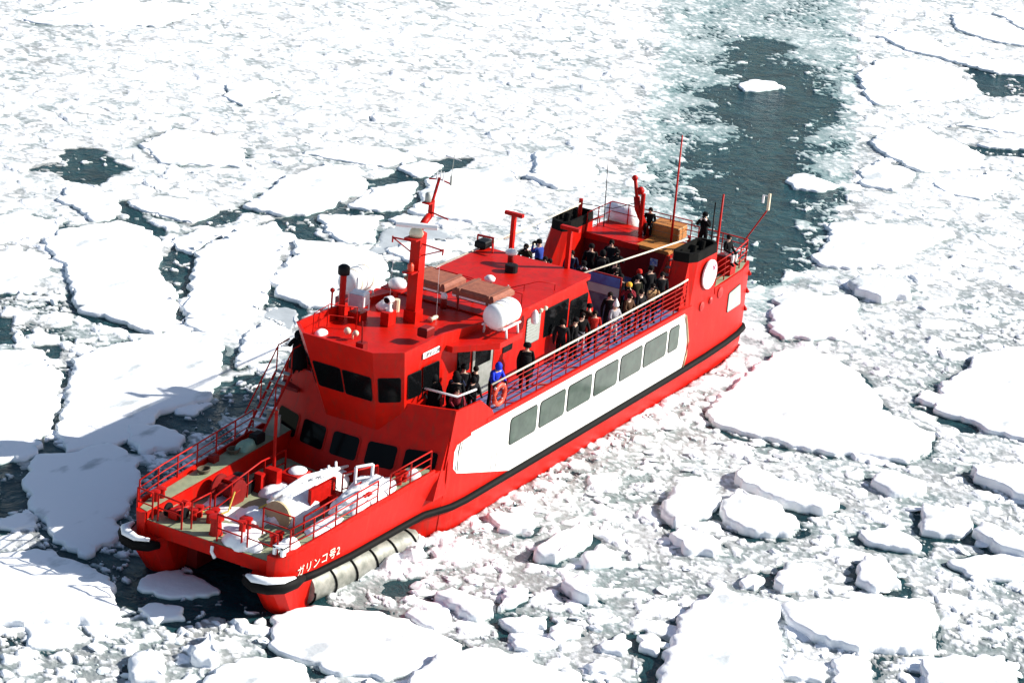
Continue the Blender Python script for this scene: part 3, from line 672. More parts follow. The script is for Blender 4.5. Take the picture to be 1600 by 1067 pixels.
def floe_mesh(name, P, th, seed, flat=False):
    P = np.asarray(P, float)
    if ((P[:, 0] * np.roll(P[:, 1], -1) - np.roll(P[:, 0], -1) * P[:, 1]).sum()) < 0: P = P[::-1]
    seg = np.linalg.norm(np.roll(P, -1, 0) - P, axis=1); per = seg.sum()
    n = int(min(220, max(44, per / .14)))
    # resample the outline with rounded corners
    cum = np.concatenate([[0], np.cumsum(seg)]); Q = np.vstack([P, P[:1]])
    t = np.linspace(0, per, n, endpoint=False)
    q = np.stack([np.interp(t, cum, Q[:, 0]), np.interp(t, cum, Q[:, 1])], 1)
    for _ in range(1): q = .5 * q + .25 * (np.roll(q, 1, 0) + np.roll(q, -1, 0))
    c = q.mean(0)
    nrm = np.roll(q, -1, 0) - np.roll(q, 1, 0); nrm = np.stack([nrm[:, 1], -nrm[:, 0]], 1)
    nrm /= np.linalg.norm(nrm, axis=1)[:, None] + 1e-9
    size = math.sqrt(abs((q[:, 0] * np.roll(q[:, 1], -1) - np.roll(q[:, 0], -1) * q[:, 1]).sum()) / 2)
    jit = min(.34, .10 * size)
    j = (fbm(q[:, 0], q[:, 1], 1.1, seed, 4) - .5) * 2 * jit + (vnoise(q[:, 0], q[:, 1], .26, seed + 3) - .5) * .20 + (np.abs(vnoise(q[:, 0], q[:, 1], .6, seed + 4) - .5) - .25) * .3
    q = q + nrm * j[:, None]
    rmin = np.linalg.norm(q - c, axis=1)
    rows = []; zs = []
    ez = th * ((.80 if th < .27 else .45) + (.4 if th < .27 else 1.1) * fbm(q[:, 0], q[:, 1], 1.3, seed + 7, 3))
    prof = [(-.06, -.35), (-.02, .0), (.0, .60), (.03, .88), (.09, .98), (.28, 1.0)] if not flat else [(-.02, -.3), (0, .5), (.05, 1), (.2, 1)]
    for d, zf in prof:
        dd = np.minimum(d, .5 * rmin) if d > 0 else d
        dn = (c - q) / (rmin[:, None] + 1e-9)
        wob = (vnoise(q[:, 0] * (1 + d), q[:, 1], .3, seed + 11) - .5) * (.10 if zf > 0 else 0)
        rows.append(q + dn * (dd + wob * (1 if d > 0 else .3))[:, None] if np.ndim(dd) else q + dn * dd)
        if zf < 0: zs.append(np.full(n, zf))
        else: zs.append((ez * (1 - max(0, d) / .28) + th * max(0, d) / .28) * zf if zf > 0 else np.full(n, -.02))
    from mathutils.geometry import delaunay_2d_cdt
    last = rows[-1]; m = len(rows)
    # a gently rolling snow top: the inner outline filled with a loose grid of points
    sp = max(.28 if th < .27 else .12, size / 20); lo = last.min(0); hi = last.max(0)
    gx, gy = np.meshgrid(np.arange(lo[0], hi[0], sp), np.arange(lo[1], hi[1], sp))
    gx = gx.ravel() + (hsh(gx.ravel() * 7, gy.ravel() * 5, seed) - .5) * sp * .5; gy = gy.ravel() + (hsh(gx.ravel() * 9, gy.ravel() * 3, seed) - .5) * sp * .5
    k = in_poly(gx, gy, last); gx = gx[k]; gy = gy[k]
    if len(gx):
        k = dist_poly(gx, gy, last) > sp * .45; gx = gx[k]; gy = gy[k]
    pts = [Vector((p[0], p[1])) for p in last] + [Vector((p, q_)) for p, q_ in zip(gx, gy)]
    vo, eo, fo, vi, _, _ = delaunay_2d_cdt(pts, [(i, (i + 1) % n) for i in range(n)], [list(range(n))], 1, 1e-5)
    base = (m - 1) * n
    top = np.array([(p.x, p.y) for p in vo]); tz = np.empty(len(top))
    dtop = dist_poly(top[:, 0], top[:, 1], last)
    und = (fbm(top[:, 0], top[:, 1], 2.6, seed + 21, 3) - .5) * .16 * min(1, th * 2.2) + (fbm(top[:, 0], top[:, 1], .7, seed + 22, 3) - .5) * (.06 * min(1, th * 2.5) if th < .27 else .62 * th)
    tz[:] = th + (0 if flat else und * sstep(0, .6, dtop))
    rem = []; co = np.concatenate([np.column_stack([r, z]) for r, z in zip(rows, zs)])
    extra = []
    for i, src in enumerate(vi):
        o_ = [k_ for k_ in src if k_ < n]
        if o_: rem.append(base + o_[0])
        else: rem.append(len(co) + len(extra)); extra.append((top[i, 0], top[i, 1], tz[i]))
    if extra: co = np.concatenate([co, np.array(extra)])
    fs = []
    for k in range(m - 1):
        for i in range(n):
            i2 = (i + 1) % n
            fs.append((k * n + i, k * n + i2, (k + 1) * n + i2, (k + 1) * n + i))
    fs += [tuple(rem[i] for i in f) for f in fo if len(set(rem[i] for i in f)) > 2]
    co[:, 0] -= c[0]; co[:, 1] -= c[1]
    me = bpy.data.meshes.new(name); me.from_pydata(co.tolist(), [], fs)
    me.polygons.foreach_set('use_smooth', [True] * len(fs)); me.update()
    return me, c

for i, (lab, th, mi, P) in enumerate(FLOES):
    me, c = floe_mesh('ice_floe', P, th, 900 + 13 * i, mi == 1)
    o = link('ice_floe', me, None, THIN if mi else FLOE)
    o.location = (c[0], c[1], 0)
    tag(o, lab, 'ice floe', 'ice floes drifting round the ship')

# loose blocks: a few rough shapes shared by many
def rough_block(seed, sub=1, flat=.55):
    import bmesh
    rnd = np.random.RandomState(seed)
    bm = bmesh.new(); bmesh.ops.create_icosphere(bm, subdivisions=sub, radius=1.0)
    co = np.array([v.co[:] for v in bm.verts]); fs = [tuple(v.index for v in f.verts) for f in bm.faces]; bm.free()
    for _ in range(7):                              # shear off flat faces
        nv = rnd.normal(size=3); nv[2] *= .7; nv /= np.linalg.norm(nv); lim = rnd.uniform(.45, .8)
        d = co @ nv; k = d > lim
        co[k] -= np.outer(d[k] - lim, nv)
    co *= np.array([1, rnd.uniform(.55, .95), flat * rnd.uniform(.7, 1.2)])
    co += rnd.normal(scale=.05, size=co.shape)
    return co, fs

def is_free(x, y):
    xa = np.array([x]); ya = np.array([y])
    if in_poly(xa, ya, SHIP_PLAN)[0]: return False
    for P in OPEN:
        if in_poly(xa, ya, P)[0]: return False
    for _, _, _, P in FLOES:
        if in_poly(xa, ya, P)[0]: return False
    return True

protos = []
for k in range(9):
    co, fs = rough_block(40 + k, 2, .5)
    me = bpy.data.meshes.new('ice_block'); me.from_pydata(co.tolist(), [], fs)
    me.materials.append(FLOE); me.update(); protos.append(me)

rnd = np.random.RandomState(21)
AREAS = [  # label, how many, stretch of sea (x, y ranges in metres, bow at x = 35, port side +y)
    ('chunk of white ice in the brash close along the port hull', 60, (8, 30), (4.3, 10)),
    ('chunk of white ice in the brash farther out off the port side', 60, (4, 33), (10, 24)),
    ('chunk of white ice in the brash right of the wake', 40, (-40, 4), (5, 24)),
    ('chunk of white ice afloat in front of the bow', 18, (34.8, 43), (-5, 9)),
    ('chunk of white ice among the floes off the starboard side', 26, (4, 34), (-18, -4.3)),
]
for lab, cnt, xr, yr in AREAS:
    made = 0; tries = 0
    while made < cnt and tries < 4000:
        tries += 1
        x = rnd.uniform(*xr); y = rnd.uniform(*yr)
        if not is_free(x, y): continue
        s = rnd.uniform(.18, .40) * (1.5 if rnd.rand() < .14 else 1)
        o = bpy.data.objects.new('ice_chunk', protos[rnd.randint(len(protos))])
        COL.objects.link(o)
        o.location = (x, y, .06 * s + .04)
        o.rotation_euler = (rnd.uniform(-.25, .25), rnd.uniform(-.25, .25), rnd.uniform(0, 6.28))
        o.scale = (s, s, s * rnd.uniform(.25, .5))
        tag(o, lab, 'ice chunk', lab.replace('chunk of white ice', 'ice chunks'))
        made += 1

def small_blocks():
    base = [rough_block(200 + k, 1, .6) for k in range(8)]
    n = 4500
    x = rnd.uniform(-75, 46, n * 8); y = rnd.uniform(-52, 27, n * 8)
    k = rnd.rand(n * 8) < np.clip((x + .3 * y + 95) / 140, .12, 1) ** 2     # coarser, sparser ice farther off
    x = x[k]; y = y[k]
    ok = ~in_poly(x, y, SHIP_PLAN)
    for P in OPEN: ok &= ~in_poly(x, y, P)
    for _, _, _, P in FLOES: ok &= ~in_poly(x, y, P)
    cl = fbm(x, y, 4.0, 313, 3); ok &= (cl + rnd.uniform(-.2, .2, len(x))) > .42
    x = x[ok][:n]; y = y[ok][:n]
    # extra ice pressed up along the port hull
    m = 500; hx = rnd.uniform(2, 26, m); hy = 3.75 + np.abs(rnd.normal(0, .5, m))
    x = np.concatenate([x, hx]); y = np.concatenate([y, hy])
    vs = []; fs = []; off = 0
    for i in range(len(x)):
        co, ff = base[rnd.randint(8)]
        s = min(.36, .035 + rnd.gamma(.9, .055))
        a = rnd.uniform(0, 6.28); ca, sa = math.cos(a), math.sin(a)
        tx, ty = rnd.uniform(-.5, .5, 2)
        c = co * s
        z = c[:, 2] * .55 + c[:, 0] * tx * .5 + c[:, 1] * ty * .5
        vs.append(np.column_stack([c[:, 0] * ca - c[:, 1] * sa + x[i], c[:, 0] * sa + c[:, 1] * ca + y[i], z + s * .05 + .025]))
        fs.append(np.asarray(ff) + off); off += len(co)
    co = np.concatenate(vs); q = np.concatenate(fs)
    me = bpy.data.meshes.new('loose_brash_blocks')
    me.vertices.add(len(co)); me.vertices.foreach_set('co', co.astype(np.float32).ravel())
    me.loops.add(q.size); me.loops.foreach_set('vertex_index', q.astype(np.int32).ravel())
    me.polygons.add(len(q)); me.polygons.foreach_set('loop_start', np.arange(0, q.size, 3, dtype=np.int32))
    me.update(calc_edges=True); me.validate()
    tag(link('loose_brash_blocks', me, None, FLOE), 'countless small loose blocks of ice strewn over the slush', None, None, 'stuff')
small_blocks()
# ------------------------------------------------------------------ the ship (bow at x = 35, port side +y, waterline z = 0)
SHIP = empty('icebreaker_ship', (0, 0, 0))
tag(SHIP, 'red and white twin-bowed icebreaking sightseeing ship ploughing through drift ice', 'ship')

def lerp(a, b, t): return a + (b - a) * t
def interp(x, tab):
    if x <= tab[0][0]: return tab[0][1]
    for (x0, y0), (x1, y1) in zip(tab, tab[1:]):
        if x <= x1: return lerp(y0, y1, (x - x0) / (x1 - x0))
    return tab[-1][1]

def loft(secs, mi=None, caps=True, closed=True):
    """secs: list of equal-length point lists"""
    mb = MB(); n = len(secs[0]); vs = [p for s in secs for p in s]; fs = []
    for k in range(len(secs) - 1):
        for i in range(n if closed else n - 1):
            j = (i + 1) % n
            fs.append((k * n + i, (k + 1) * n + i, (k + 1) * n + j, k * n + j))
    if caps:
        fs.append(tuple(range(n))); fs.append(tuple(range((len(secs) - 1) * n, len(secs) * n))[::-1])
    return mb.add(vs, fs)

def plate(corners, th=.012, off=.0, rnd_=.10, seg=4):
    """rounded four-cornered plate lying on the quad a,b,c,d (a-b bottom, c-d top, outward normal = (b-a)x(d-a))"""
    a, b, c, d = [Vector(p) for p in corners]
    nrm = (b - a).cross(d - a).normalized()
    w = ((b - a).length + (c - d).length) / 2; h = ((d - a).length + (c - b).length) / 2
    ru = min(.45, rnd_ / w); rv = min(.45, rnd_ / h)
    uv = []
    for cu, cv, t0 in ((1 - ru, rv, -90), (1 - ru, 1 - rv, 0), (ru, 1 - rv, 90), (ru, rv, 180)):
        for k in range(seg + 1):
            t = math.radians(t0 + 90 * k / seg)
            uv.append((cu + ru * math.cos(t), cv + rv * math.sin(t)))
    P = [((a * (1 - u) + b * u) * (1 - v) + (d * (1 - u) + c * u) * v) for u, v in uv]
    n = len(P)
    vs = [p + nrm * off for p in P] + [p + nrm * (off + th) for p in P]
    fs = [tuple(range(n, 2 * n)), tuple(range(n))[::-1]] + [(i, (i + 1) % n, n + (i + 1) % n, n + i) for i in range(n)]
    return MB().add(vs, fs)

def grow(corners, g):
    a, b, c, d = [Vector(p) for p in corners]
    u = (b - a).normalized(); v = (d - a).normalized()
    return [a - u * g - v * g, b + u * g - v * g, c + u * g + v * g, d - u * g + v * g]

def window(corners, glass, parent, frame=BLACKM, g=.04, rnd_=.12, name='window'):
    fr = plate(grow(corners, g), .014, .0, rnd_ + g).build(name, frame, parent)
    plate(corners, .012, .012, rnd_).build('pane', glass, fr)
    return fr

def railing(pts, h, bars, spacing, parent, mtl=REDM, r=.028, top=None, close_ends=False, name='railing'):
    """bars are one mesh; every post is a child of its own"""
    pts = [Vector(p) for p in pts]
    mb = MB()
    for k in range(1, bars + 1):
        up = Vector((0, 0, h * k / bars))
        if k == bars and top is not None: continue
        mb.poly([p + up for p in pts], r if k == bars else r * .75, 5)
    o = mb.build(name, mtl, parent, smooth=True) if mb.v else empty(name, parent=parent)
    if top is not None:
        MB().poly([p + Vector((0, 0, h)) for p in pts], r * 1.5, 6).build('handrail', top, o, smooth=True)
    pm = MB().tube((0, 0, 0), (0, 0, h), r, 5).mesh('post'); pm.materials.append(mtl)
    tot = [0]
    for a, b in zip(pts, pts[1:]): tot.append(tot[-1] + (b - a).length)
    n = max(1, round(tot[-1] / spacing))
    for i in range(n + 1):
        t = tot[-1] * i / n
        for k in range(len(pts) - 1):
            if t <= tot[k + 1] + 1e-6:
                q = pts[k].lerp(pts[k + 1], (t - tot[k]) / max(1e-6, tot[k + 1] - tot[k])); break
        ob = bpy.data.objects.new('post', pm); COL.objects.link(ob); ob.parent = o; ob.location = q
    return o

# ---- main hull
HB = [(.25, 2.98), (.6, 3.14), (1.5, 3.30), (3, 3.42), (5, 3.50), (8, 3.54), (14, 3.56), (24.4, 3.57), (25.2, 3.52), (25.7, 3.40)]
def hb(x): return interp(x, HB)
secs = []
for x in [.25, .6, 1.5, 3, 5, 8, 11, 14, 17, 20, 22.5, 24.4, 25.2, 25.7]:
    b = hb(x); bt = b if x < 24 else 3.56
    half = [(x, b * .80, -1.05), (x, b - .12, -.2), (x, b - .03, .5), (x, b, 1.05), (x, bt, 2.2), (x, bt, 3.60)]
    secs.append([(p[0], -p[1], p[2]) for p in half[::-1]] + half)
hull = loft(secs).build('hull', RED, SHIP, smooth=True, crease=35)

# ---- bow section: two side hulls joined by a cross deck with a sunken well between the walkways
YT = [(25.6, 3.52), (26.3, 3.5), (30, 3.33), (34.0, 3.17), (34.55, 3.05), (34.85, 2.8)]
ZT = [(25.6, 2.66), (27, 2.60), (34, 2.27), (34.85, 2.24)]
YR = [(25.6, 3.42), (26.4, 3.14), (30, 3.13), (34, 3.10), (34.55, 2.98), (34.85, 2.72)]
secs = []
for x in [25.6, 26.3, 27, 28.5, 30, 31.5, 33.15]:
    yt, zt, yr = interp(x, YT), interp(x, ZT), interp(x, YR)
    half = [(x, 1.6, 1.16), (x, 1.9, .98), (x, yr, .98), (x, yr + .01, 1.1), (x, yt, zt), (x, 2.45, zt), (x, 2.45, 1.70)]
    secs.append([(p[0], -p[1], p[2]) for p in half[::-1]] + half)
loft(secs).build('bow_hull', RED, SHIP, smooth=True, crease=30)
for s in (-1, 1):
    # raised walkway nose and foot of each bow
    ps = []
    for x in [33.15, 34.0, 34.55, 34.85]:
        yt, zt, yr = interp(x, YT), interp(x, ZT), interp(x, YR)
        ps.append([(x, s * 2.45, 1.1), (x, s * yr, 1.1), (x, s * yt, zt), (x, s * 2.45, zt)][::s])
    loft(ps).build('bow_nose', RED, SHIP, smooth=True, crease=30)
    plan = [(33.1, 1.75), (34.5, 1.75), (34.95, 1.95), (35.2, 2.4), (35.1, 2.85), (34.8, 3.08), (34.3, 3.14), (33.1, 3.13)]
    low = [(33.1, 1.85), (33.8, 1.85), (34.15, 2.0), (34.3, 2.4), (34.2, 2.75), (33.95, 2.95), (33.7, 3.02), (33.1, 3.02)]
    def pl(P): return [(p[0], s * p[1]) for p in P][::s]
    MB().prism(pl(low), -1.0, -.1).prism(pl(low), -.1, 1.25, top=pl(plan)).prism(pl(plan), 1.25, 1.5).build('bow_foot', RED, SHIP)
    MB().box((29.6, s * 1.75, -.02), (7.4, .7, 2.1)).build('keel', REDDK, SHIP)
MB().prism_y([(33.15, 1.40), (34.70, 1.48), (34.78, 1.98), (33.15, 1.98)], -2.45, 2.45).build('cross_beam', RED, SHIP)
# deck coverings
def sheet(poly, z, m, name='deck', th=.012):
    return MB().prism(poly, 0, th).build(name, m, SHIP, loc=(0, 0, z))
sheet([(33.1, -2.45), (34.74, -2.45), (34.74, 2.45), (33.1, 2.45)], 1.984, GREEN, 'cross_deck')
sheet([(26.9, -2.44), (33.1, -2.44), (33.1, 2.44), (26.9, 2.44)], 1.704, GREEN, 'well_deck')
for s in (-1, 1):
    P = [(26.2, 2.5), (34.7, 2.5), (34.6, 2.85), (34.0, 3.02), (30, 3.18), (26.3, 3.34)]
    vs = [(x, s * y, interp(x, ZT) + .006) for x, y in P]
    vs2 = [(x, y, z + .008) for x, y, z in vs]
    n = len(vs)
    MB().add(vs + vs2, [tuple(range(n, 2 * n))[::s], tuple(range(n))[::-s]] + [(i, (i + 1) % n, n + (i + 1) % n, n + i)[::s] for i in range(n)]).build('walkway', GREEN, SHIP)
    # low coaming along the outer edge
    pts = [(x, interp(x, YT) - .04, interp(x, ZT)) for x in (26.4, 28, 30, 32, 33.6, 34.2, 34.6)]
    sec = []
    for x, y, z in pts: sec.append([(x, s * (y - .03), z - .05), (x, s * (y + .035), z - .05), (x, s * (y + .035), z + .15), (x, s * (y - .03), z + .15)][::s])
    loft(sec).build('coaming', RED, SHIP)

# shoulders that close the hull under the rub rail where it widens
for s in (-1, 1):
    secs = []
    for x, y in ((25.5, 3.44), (26.1, 3.28), (26.7, 2.95), (27.3, 2.3)):
        secs.append([(x, s * .6, -1.0), (x, s * (y - .35), -1.0), (x, s * (y - .1), 0), (x, s * y, .97), (x, s * .6, .97)][::s])
    loft(secs).build('hull_shoulder', RED, SHIP, smooth=True, crease=30)

# ---- rub rail and fenders
for s in (-1, 1):
    pts = [(34.2, 3.16, 1.32), (33, 3.17, 1.17), (31, 3.18, 1.06), (28, 3.18, 1.02), (26.5, 3.20, 1.0), (25.9, 3.38, 1.0), (25.2, 3.57, 1.0), (24.4, 3.63, 1.0),
           (20, 3.63, 1.0), (14, 3.62, 1.0), (8, 3.60, 1.0), (5, 3.56, 1.0), (3, 3.48, 1.0), (1.5, 3.36, 1.0), (.6, 3.2, 1.0), (.35, 3.05, 1.0)]
    MB().poly([(x, s * y, z) for x, y, z in pts], .135, 8).build('rub_rail', BLACK, SHIP, smooth=True)
    f = [(33.8, 3.18, 1.28), (34.4, 3.28, 1.36), (34.95, 3.18, 1.38), (35.28, 2.85, 1.38), (35.38, 2.4, 1.36), (35.2, 1.98, 1.34), (34.9, 1.78, 1.32)]
    fb = MB().poly([(x, s * y, z) for x, y, z in f], .2, 8, rad=[.12, .2, .24, .25, .24, .2, .12]).build('bow_fender', BLACK, SHIP, smooth=True)
    c = MB().poly([(x, s * (y - .02), z + .2) for x, y, z in f[1:6]], .17, 8, rad=[.07, .17, .19, .18, .08])
    c.v = [(x, y, lerp(1.5, z, .75) + .03 * math.sin(9 * x + 7 * y)) for x, y, z in c.v]
    c.build('snow_cap', SNOW, fb, smooth=True)

# ---- Archimedes screws under the bow
for s in (-1, 1):
    a = Vector((33.2, s * 2.68, .55)); b = Vector((26.6, s * 2.66, -.10))
    o = MB().tube(a, b, .60, 24).build('ice_screw', SCREW, SHIP, smooth=True, crease=40)
    ax = (b - a); L = ax.length; axn = ax.normalized(); u = axn.cross(Vector((0, 0, 1))).normalized(); w = axn.cross(u)
    mb = MB(); vs = []; fs = []; N = 150; turns = 5.2
    for k in range(N + 1):
        t = k / N; ang = s * 2 * math.pi * turns * t
        dirv = u * math.cos(ang) + w * math.sin(ang); p = a + ax * t
        for rr, dx in ((.58, -.02), (.665, -.014), (.665, .014), (.58, .02)): vs.append(p + dirv * rr + axn * dx)
    for k in range(N):
        for j in range(3): fs.append((4 * k + j, 4 * k + 4 + j, 4 * k + 5 + j, 4 * k + 1 + j))
    mb.add(vs, fs).build('blade', BLACKM, o, smooth=True, crease=40)

# ---- white band along the side, with its windows
WINX = [(21.45, 19.53), (19.27, 17.40), (17.15, 15.32), (15.05, 13.18), (12.94, 11.15), (10.93, 8.98), (8.74, 7.88)]
for s in (-1, 1):
    prof = [(21.2, 1.09), (7.15, 1.09), (6.95, 1.5), (6.9, 2.2), (7.25, 3.1), (7.45, 3.5), (24.75, 3.52), (25.05, 3.46), (25.25, 3.32), (25.33, 3.1), (25.33, 2.5), (25.22, 2.3), (25.0, 2.2)]
    def sy(x, z): return (3.56 if z > 2.0 else lerp(hb(x), 3.56, max(0, z - 1.05) / 1.15)) if x > 24 else (hb(x))
    n = len(prof)
    vs = [(x, s * (sy(x, z) + .002), z) for x, z in prof] + [(x, s * (sy(x, z) + .014), z) for x, z in prof]
    # split to strips so that the sheet follows the hull
    band = MB()
    xs = [25.33, 25.05, 24.4, 23, 21.2, 20, 17, 14, 11, 8, 7.45, 7.2, 6.95]
    def zlo(x): return interp(x, [(6.9, 2.2), (6.96, 1.5), (7.15, 1.09), (21.2, 1.09), (25.0, 2.2), (25.22, 2.32), (25.33, 2.5)])
    def zhi(x): return interp(x, [(6.9, 2.25), (7.25, 3.1), (7.45, 3.5), (24.75, 3.52), (25.05, 3.46), (25.25, 3.32), (25.33, 3.1)])
    for x0, x1 in zip(xs, xs[1:]):
        q = []
        for off in (.002, .014):
            for x, z in ((x0, zlo(x0)), (x1, zlo(x1)), (x1, lerp(zlo(x1), zhi(x1), .5)), (x1, zhi(x1)), (x0, zhi(x0)), (x0, lerp(zlo(x0), zhi(x0), .5))):
                q.append((x, s * (sy(x, z) + off), z))
        fs = [(6, 7, 8, 11), (11, 8, 9, 10), (0, 1, 7, 6), (3, 4, 10, 9)]
        band.add(q, [f[::s] for f in fs])
    bo = band.build('white_band', WHITE, SHIP)
    for x0, x1 in WINX:
        y0, y1 = s * (hb(x0) + .016), s * (hb(x1) + .016)
        z0, z1 = 2.17, 3.17
        cs = [(x0, y0, z0), (x1, y1, z0), (x1, y1, z1), (x0, y0, z1)]
        if s < 0: cs = [cs[1], cs[0], cs[3], cs[2]]
        window(cs, SIDEGL, bo, frame=BLACKM, g=.035, rnd_=.13)
    # handrail pipes at both ends of the band
    MB().poly([(25.05, s * 3.62, 2.35), (25.16, s * 3.64, 2.6), (25.16, s * 3.64, 3.1), (25.02, s * 3.62, 3.38)], .028, 6).build('grab_rail', GREY, bo, smooth=True)
    MB().poly([(24.92, s * 3.62, 2.35), (24.98, s * 3.63, 2.6), (24.98, s * 3.63, 3.1), (24.88, s * 3.62, 3.38)], .02, 6).build('grab_rail', GREY, bo, smooth=True)
    MB().poly([(7.15, s * 3.58, 1.12), (6.96, s * 3.58, 1.6), (6.92, s * 3.58, 2.2), (7.22, s * 3.58, 3.05), (7.45, s * 3.6, 3.45)], .035, 6).build('edge_trim', TAN, bo, smooth=True)
    for xx in (22.3, 22.65): MB().poly([(xx, s * 3.58, 1.5), (xx, s * 3.6, 1.7), (xx, s * 3.6, 2.15), (xx, s * 3.58, 2.3)], .018, 5).build('grab_rail', WHITEM, bo)

# ---- name on both bows
def text_mesh(txt, size, space=1.0, ext=.006):
    cu = bpy.data.curves.new('lettering', 'FONT'); cu.body = txt; cu.size = size; cu.extrude = ext; cu.space_character = space
    t = bpy.data.objects.new('lettering', cu); COL.objects.link(t)
    dg = bpy.context.evaluated_depsgraph_get()
    me = bpy.data.meshes.new_from_object(t.evaluated_get(dg))
    bpy.data.objects.remove(t)
    return me
LETTER = mat('letter_cream', (0.80, 0.74, 0.62), 0.5, var=.05)
for s in (-1, 1):
    me = text_mesh('ガリンコ号2', .40, 1.2)
    o = link('lettering', me, SHIP, LETTER)
    x0, x1 = (34.15, 31.6)
    fy = lambda x, z: lerp(interp(x, YR), interp(x, YT), (z - 1.1) / (interp(x, ZT) - 1.1))
    if s > 0:
        A = Vector((34.12, fy(34.12, 1.45) + .045, 1.42)); B = Vector((31.4, fy(31.4, 1.45) + .045, 1.42)); T = Vector((34.12, fy(34.12, 1.9) + .045, 1.87))
    else:
        A = Vector((31.4, -fy(31.4, 1.45) - .045, 1.42)); B = Vector((34.12, -fy(34.12, 1.45) - .045, 1.42)); T = Vector((31.4, -fy(31.4, 1.9) - .045, 1.87))
    ux = (B - A).normalized(); uz = (T - A); uz = (uz - ux * uz.dot(ux)).normalized(); uy = ux.cross(uz)
    o.matrix_world = Matrix(((ux.x, uz.x, uy.x, A.x), (ux.y, uz.y, uy.y, A.y), (ux.z, uz.z, uy.z, A.z), (0, 0, 0, 1)))

# ---- front bulkhead with five windows, running up into the breakwater wings
def bulk(y, z): return 27.22 - .36 * (z - 1.7) - .066 * y * y
ys = [-3.52, -3.2, -2.5, -1.8, -.9, 0, .9, 1.8, 2.5, 3.2, 3.52]
zs_ = [1.6, 2.6, 3.6, 4.1, 4.66]
mb = MB(); vs = [(bulk(y, z), y, z) for z in zs_ for y in ys]; n = len(ys)
vs += [(bulk(y, zs_[-1]) - .10, y, 4.66) for y in ys] + [(bulk(y, 3.6) - .16, y, 3.6) for y in ys] + [(25.2, y, 3.55) for y in ys] + [(25.2, y, 1.6) for y in ys]
rows = len(zs_) + 4; fs = []
for k in range(rows - 1):
    for i in range(n - 1): fs.append((k * n + i, k * n + i + 1, (k + 1) * n + i + 1, (k + 1) * n + i))
for side in (0, n - 1):
    f = tuple(k * n + side for k in range(rows)); fs.append(f if side else f[::-1])
mb.add(vs, fs)
bulkhead = mb.build('front_bulkhead', RED, SHIP, smooth=True, crease=30)
for yc in (-2.78, -1.42, 0, 1.42, 2.78):
    a, b = yc - .54, yc + .54
    P = lambda y, z: Vector((bulk(y, z) + .004, y, z))
    window([P(a, 2.42), P(b, 2.42), P(b, 3.2), P(a, 3.2)], GLASS, bulkhead, frame=REDM, g=.05, rnd_=.12)
# side wings that fall from the breakwater to the promenade rail
for s in (-1, 1):
    prof = [(25.9, 2.6), (25.42, 4.66), (23.75, 4.58), (22.9, 3.98), (22.6, 3.55), (25.6, 3.3)]
    mb = MB(); n = len(prof)
    vs = [(x, s * 3.50, z) for x, z in prof] + [(x, s * 3.575, z) for x, z in prof]
    fs = [tuple(range(n)), tuple(range(n, 2 * n))[::-1]] + [(i, n + i, n + (i + 1) % n, (i + 1) % n) for i in range(n)]
    mb.add(vs, [f[::s] for f in fs]).build('bulwark_wing', RED, SHIP)

# ---- promenade deck, gunwale
sheet([(.6, -3.1), (5, -3.48), (8, -3.50), (25.3, -3.50), (25.3, 3.50), (8, 3.50), (5, 3.48), (.6, 3.1)], 3.606, BLUE, 'promenade_deck', .02)
for s in (-1, 1):
    pts = [(23.2, 3.56), (20, 3.57), (14, 3.56), (8, 3.54), (6.9, 3.53)]
    sec = []
    for x, y in pts: sec.append([(x, s * (y - .08), 3.56), (x, s * (y + .03), 3.53), (x, s * (y + .03), 3.72), (x, s * (y - .08), 3.72)][::s])
    loft(sec).build('gunwale', RED, SHIP)

# ---- wheelhouse
WB = [(26.5, -1.05), (26.5, 1.05), (25.75, 1.72), (23.9, 2.1), (20.6, 2.2), (20.6, -2.2), (23.9, -2.1), (25.75, -1.72)]     # z 3.62
WT = [(27.72, -1.45), (27.72, 1.45), (26.95, 2.24), (24.4, 2.2), (20.6, 2.2), (20.6, -2.2), (24.4, -2.2), (26.95, -2.24)]     # z 6.9
ZW0, ZW1 = 3.62, 6.9
def wq(i, t, z):
    """point on wall i (between plan corners i and i+1), t along it, at height z"""
    f = (z - ZW0) / (ZW1 - ZW0); j = (i + 1) % 8
    p = Vector(WB[i]).lerp(Vector(WT[i]), f); q = Vector(WB[j]).lerp(Vector(WT[j]), f)
    r = p.lerp(q, t)
    return Vector((r.x, r.y, z))
TOPZ = [6.9, 6.9, 6.9, 6.88, 6.46, 6.46, 6.88, 6.9]
mb = MB(); vs = [(x, y, ZW0) for x, y in WB] + [(x, y, z) for (x, y), z in zip(WT, TOPZ)]
inn = [(27.62, -1.40), (27.62, 1.40), (26.88, 2.14), (24.4, 2.1), (20.7, 2.1), (20.7, -2.1), (24.4, -2.1), (26.88, -2.14)]
vs += [(x, y, z) for (x, y), z in zip(inn, TOPZ)] + [(x - (.1 if i in (0, 1, 2, 7) else 0), y, 6.40) for i, (x, y) in enumerate(inn)]
fs = []
for k in range(3):
    for i in range(8): fs.append((8 * k + i, 8 * k + (i + 1) % 8, 8 * k + 8 + (i + 1) % 8, 8 * k + 8 + i))
fs.append(tuple(range(24, 32)))
mb.add(vs, fs)
WH = mb.build('wheelhouse', RED, SHIP)
def wwin(i, t0, t1, z0, z1, m=GLASS, rnd_=.06):
    cs = [wq(i, t0, z0), wq(i, t1, z0), wq(i, t1, z1), wq(i, t0, z1)]
    nrm = (cs[1] - cs[0]).cross(cs[3] - cs[0]).normalized()
    cs = [c + nrm * .006 for c in cs]
    return window(cs, m, WH, frame=BLACKM, g=.03, rnd_=rnd_)
wwin(0, .045, .465, 4.86, 5.82); wwin(0, .51, .95, 4.84, 5.80)
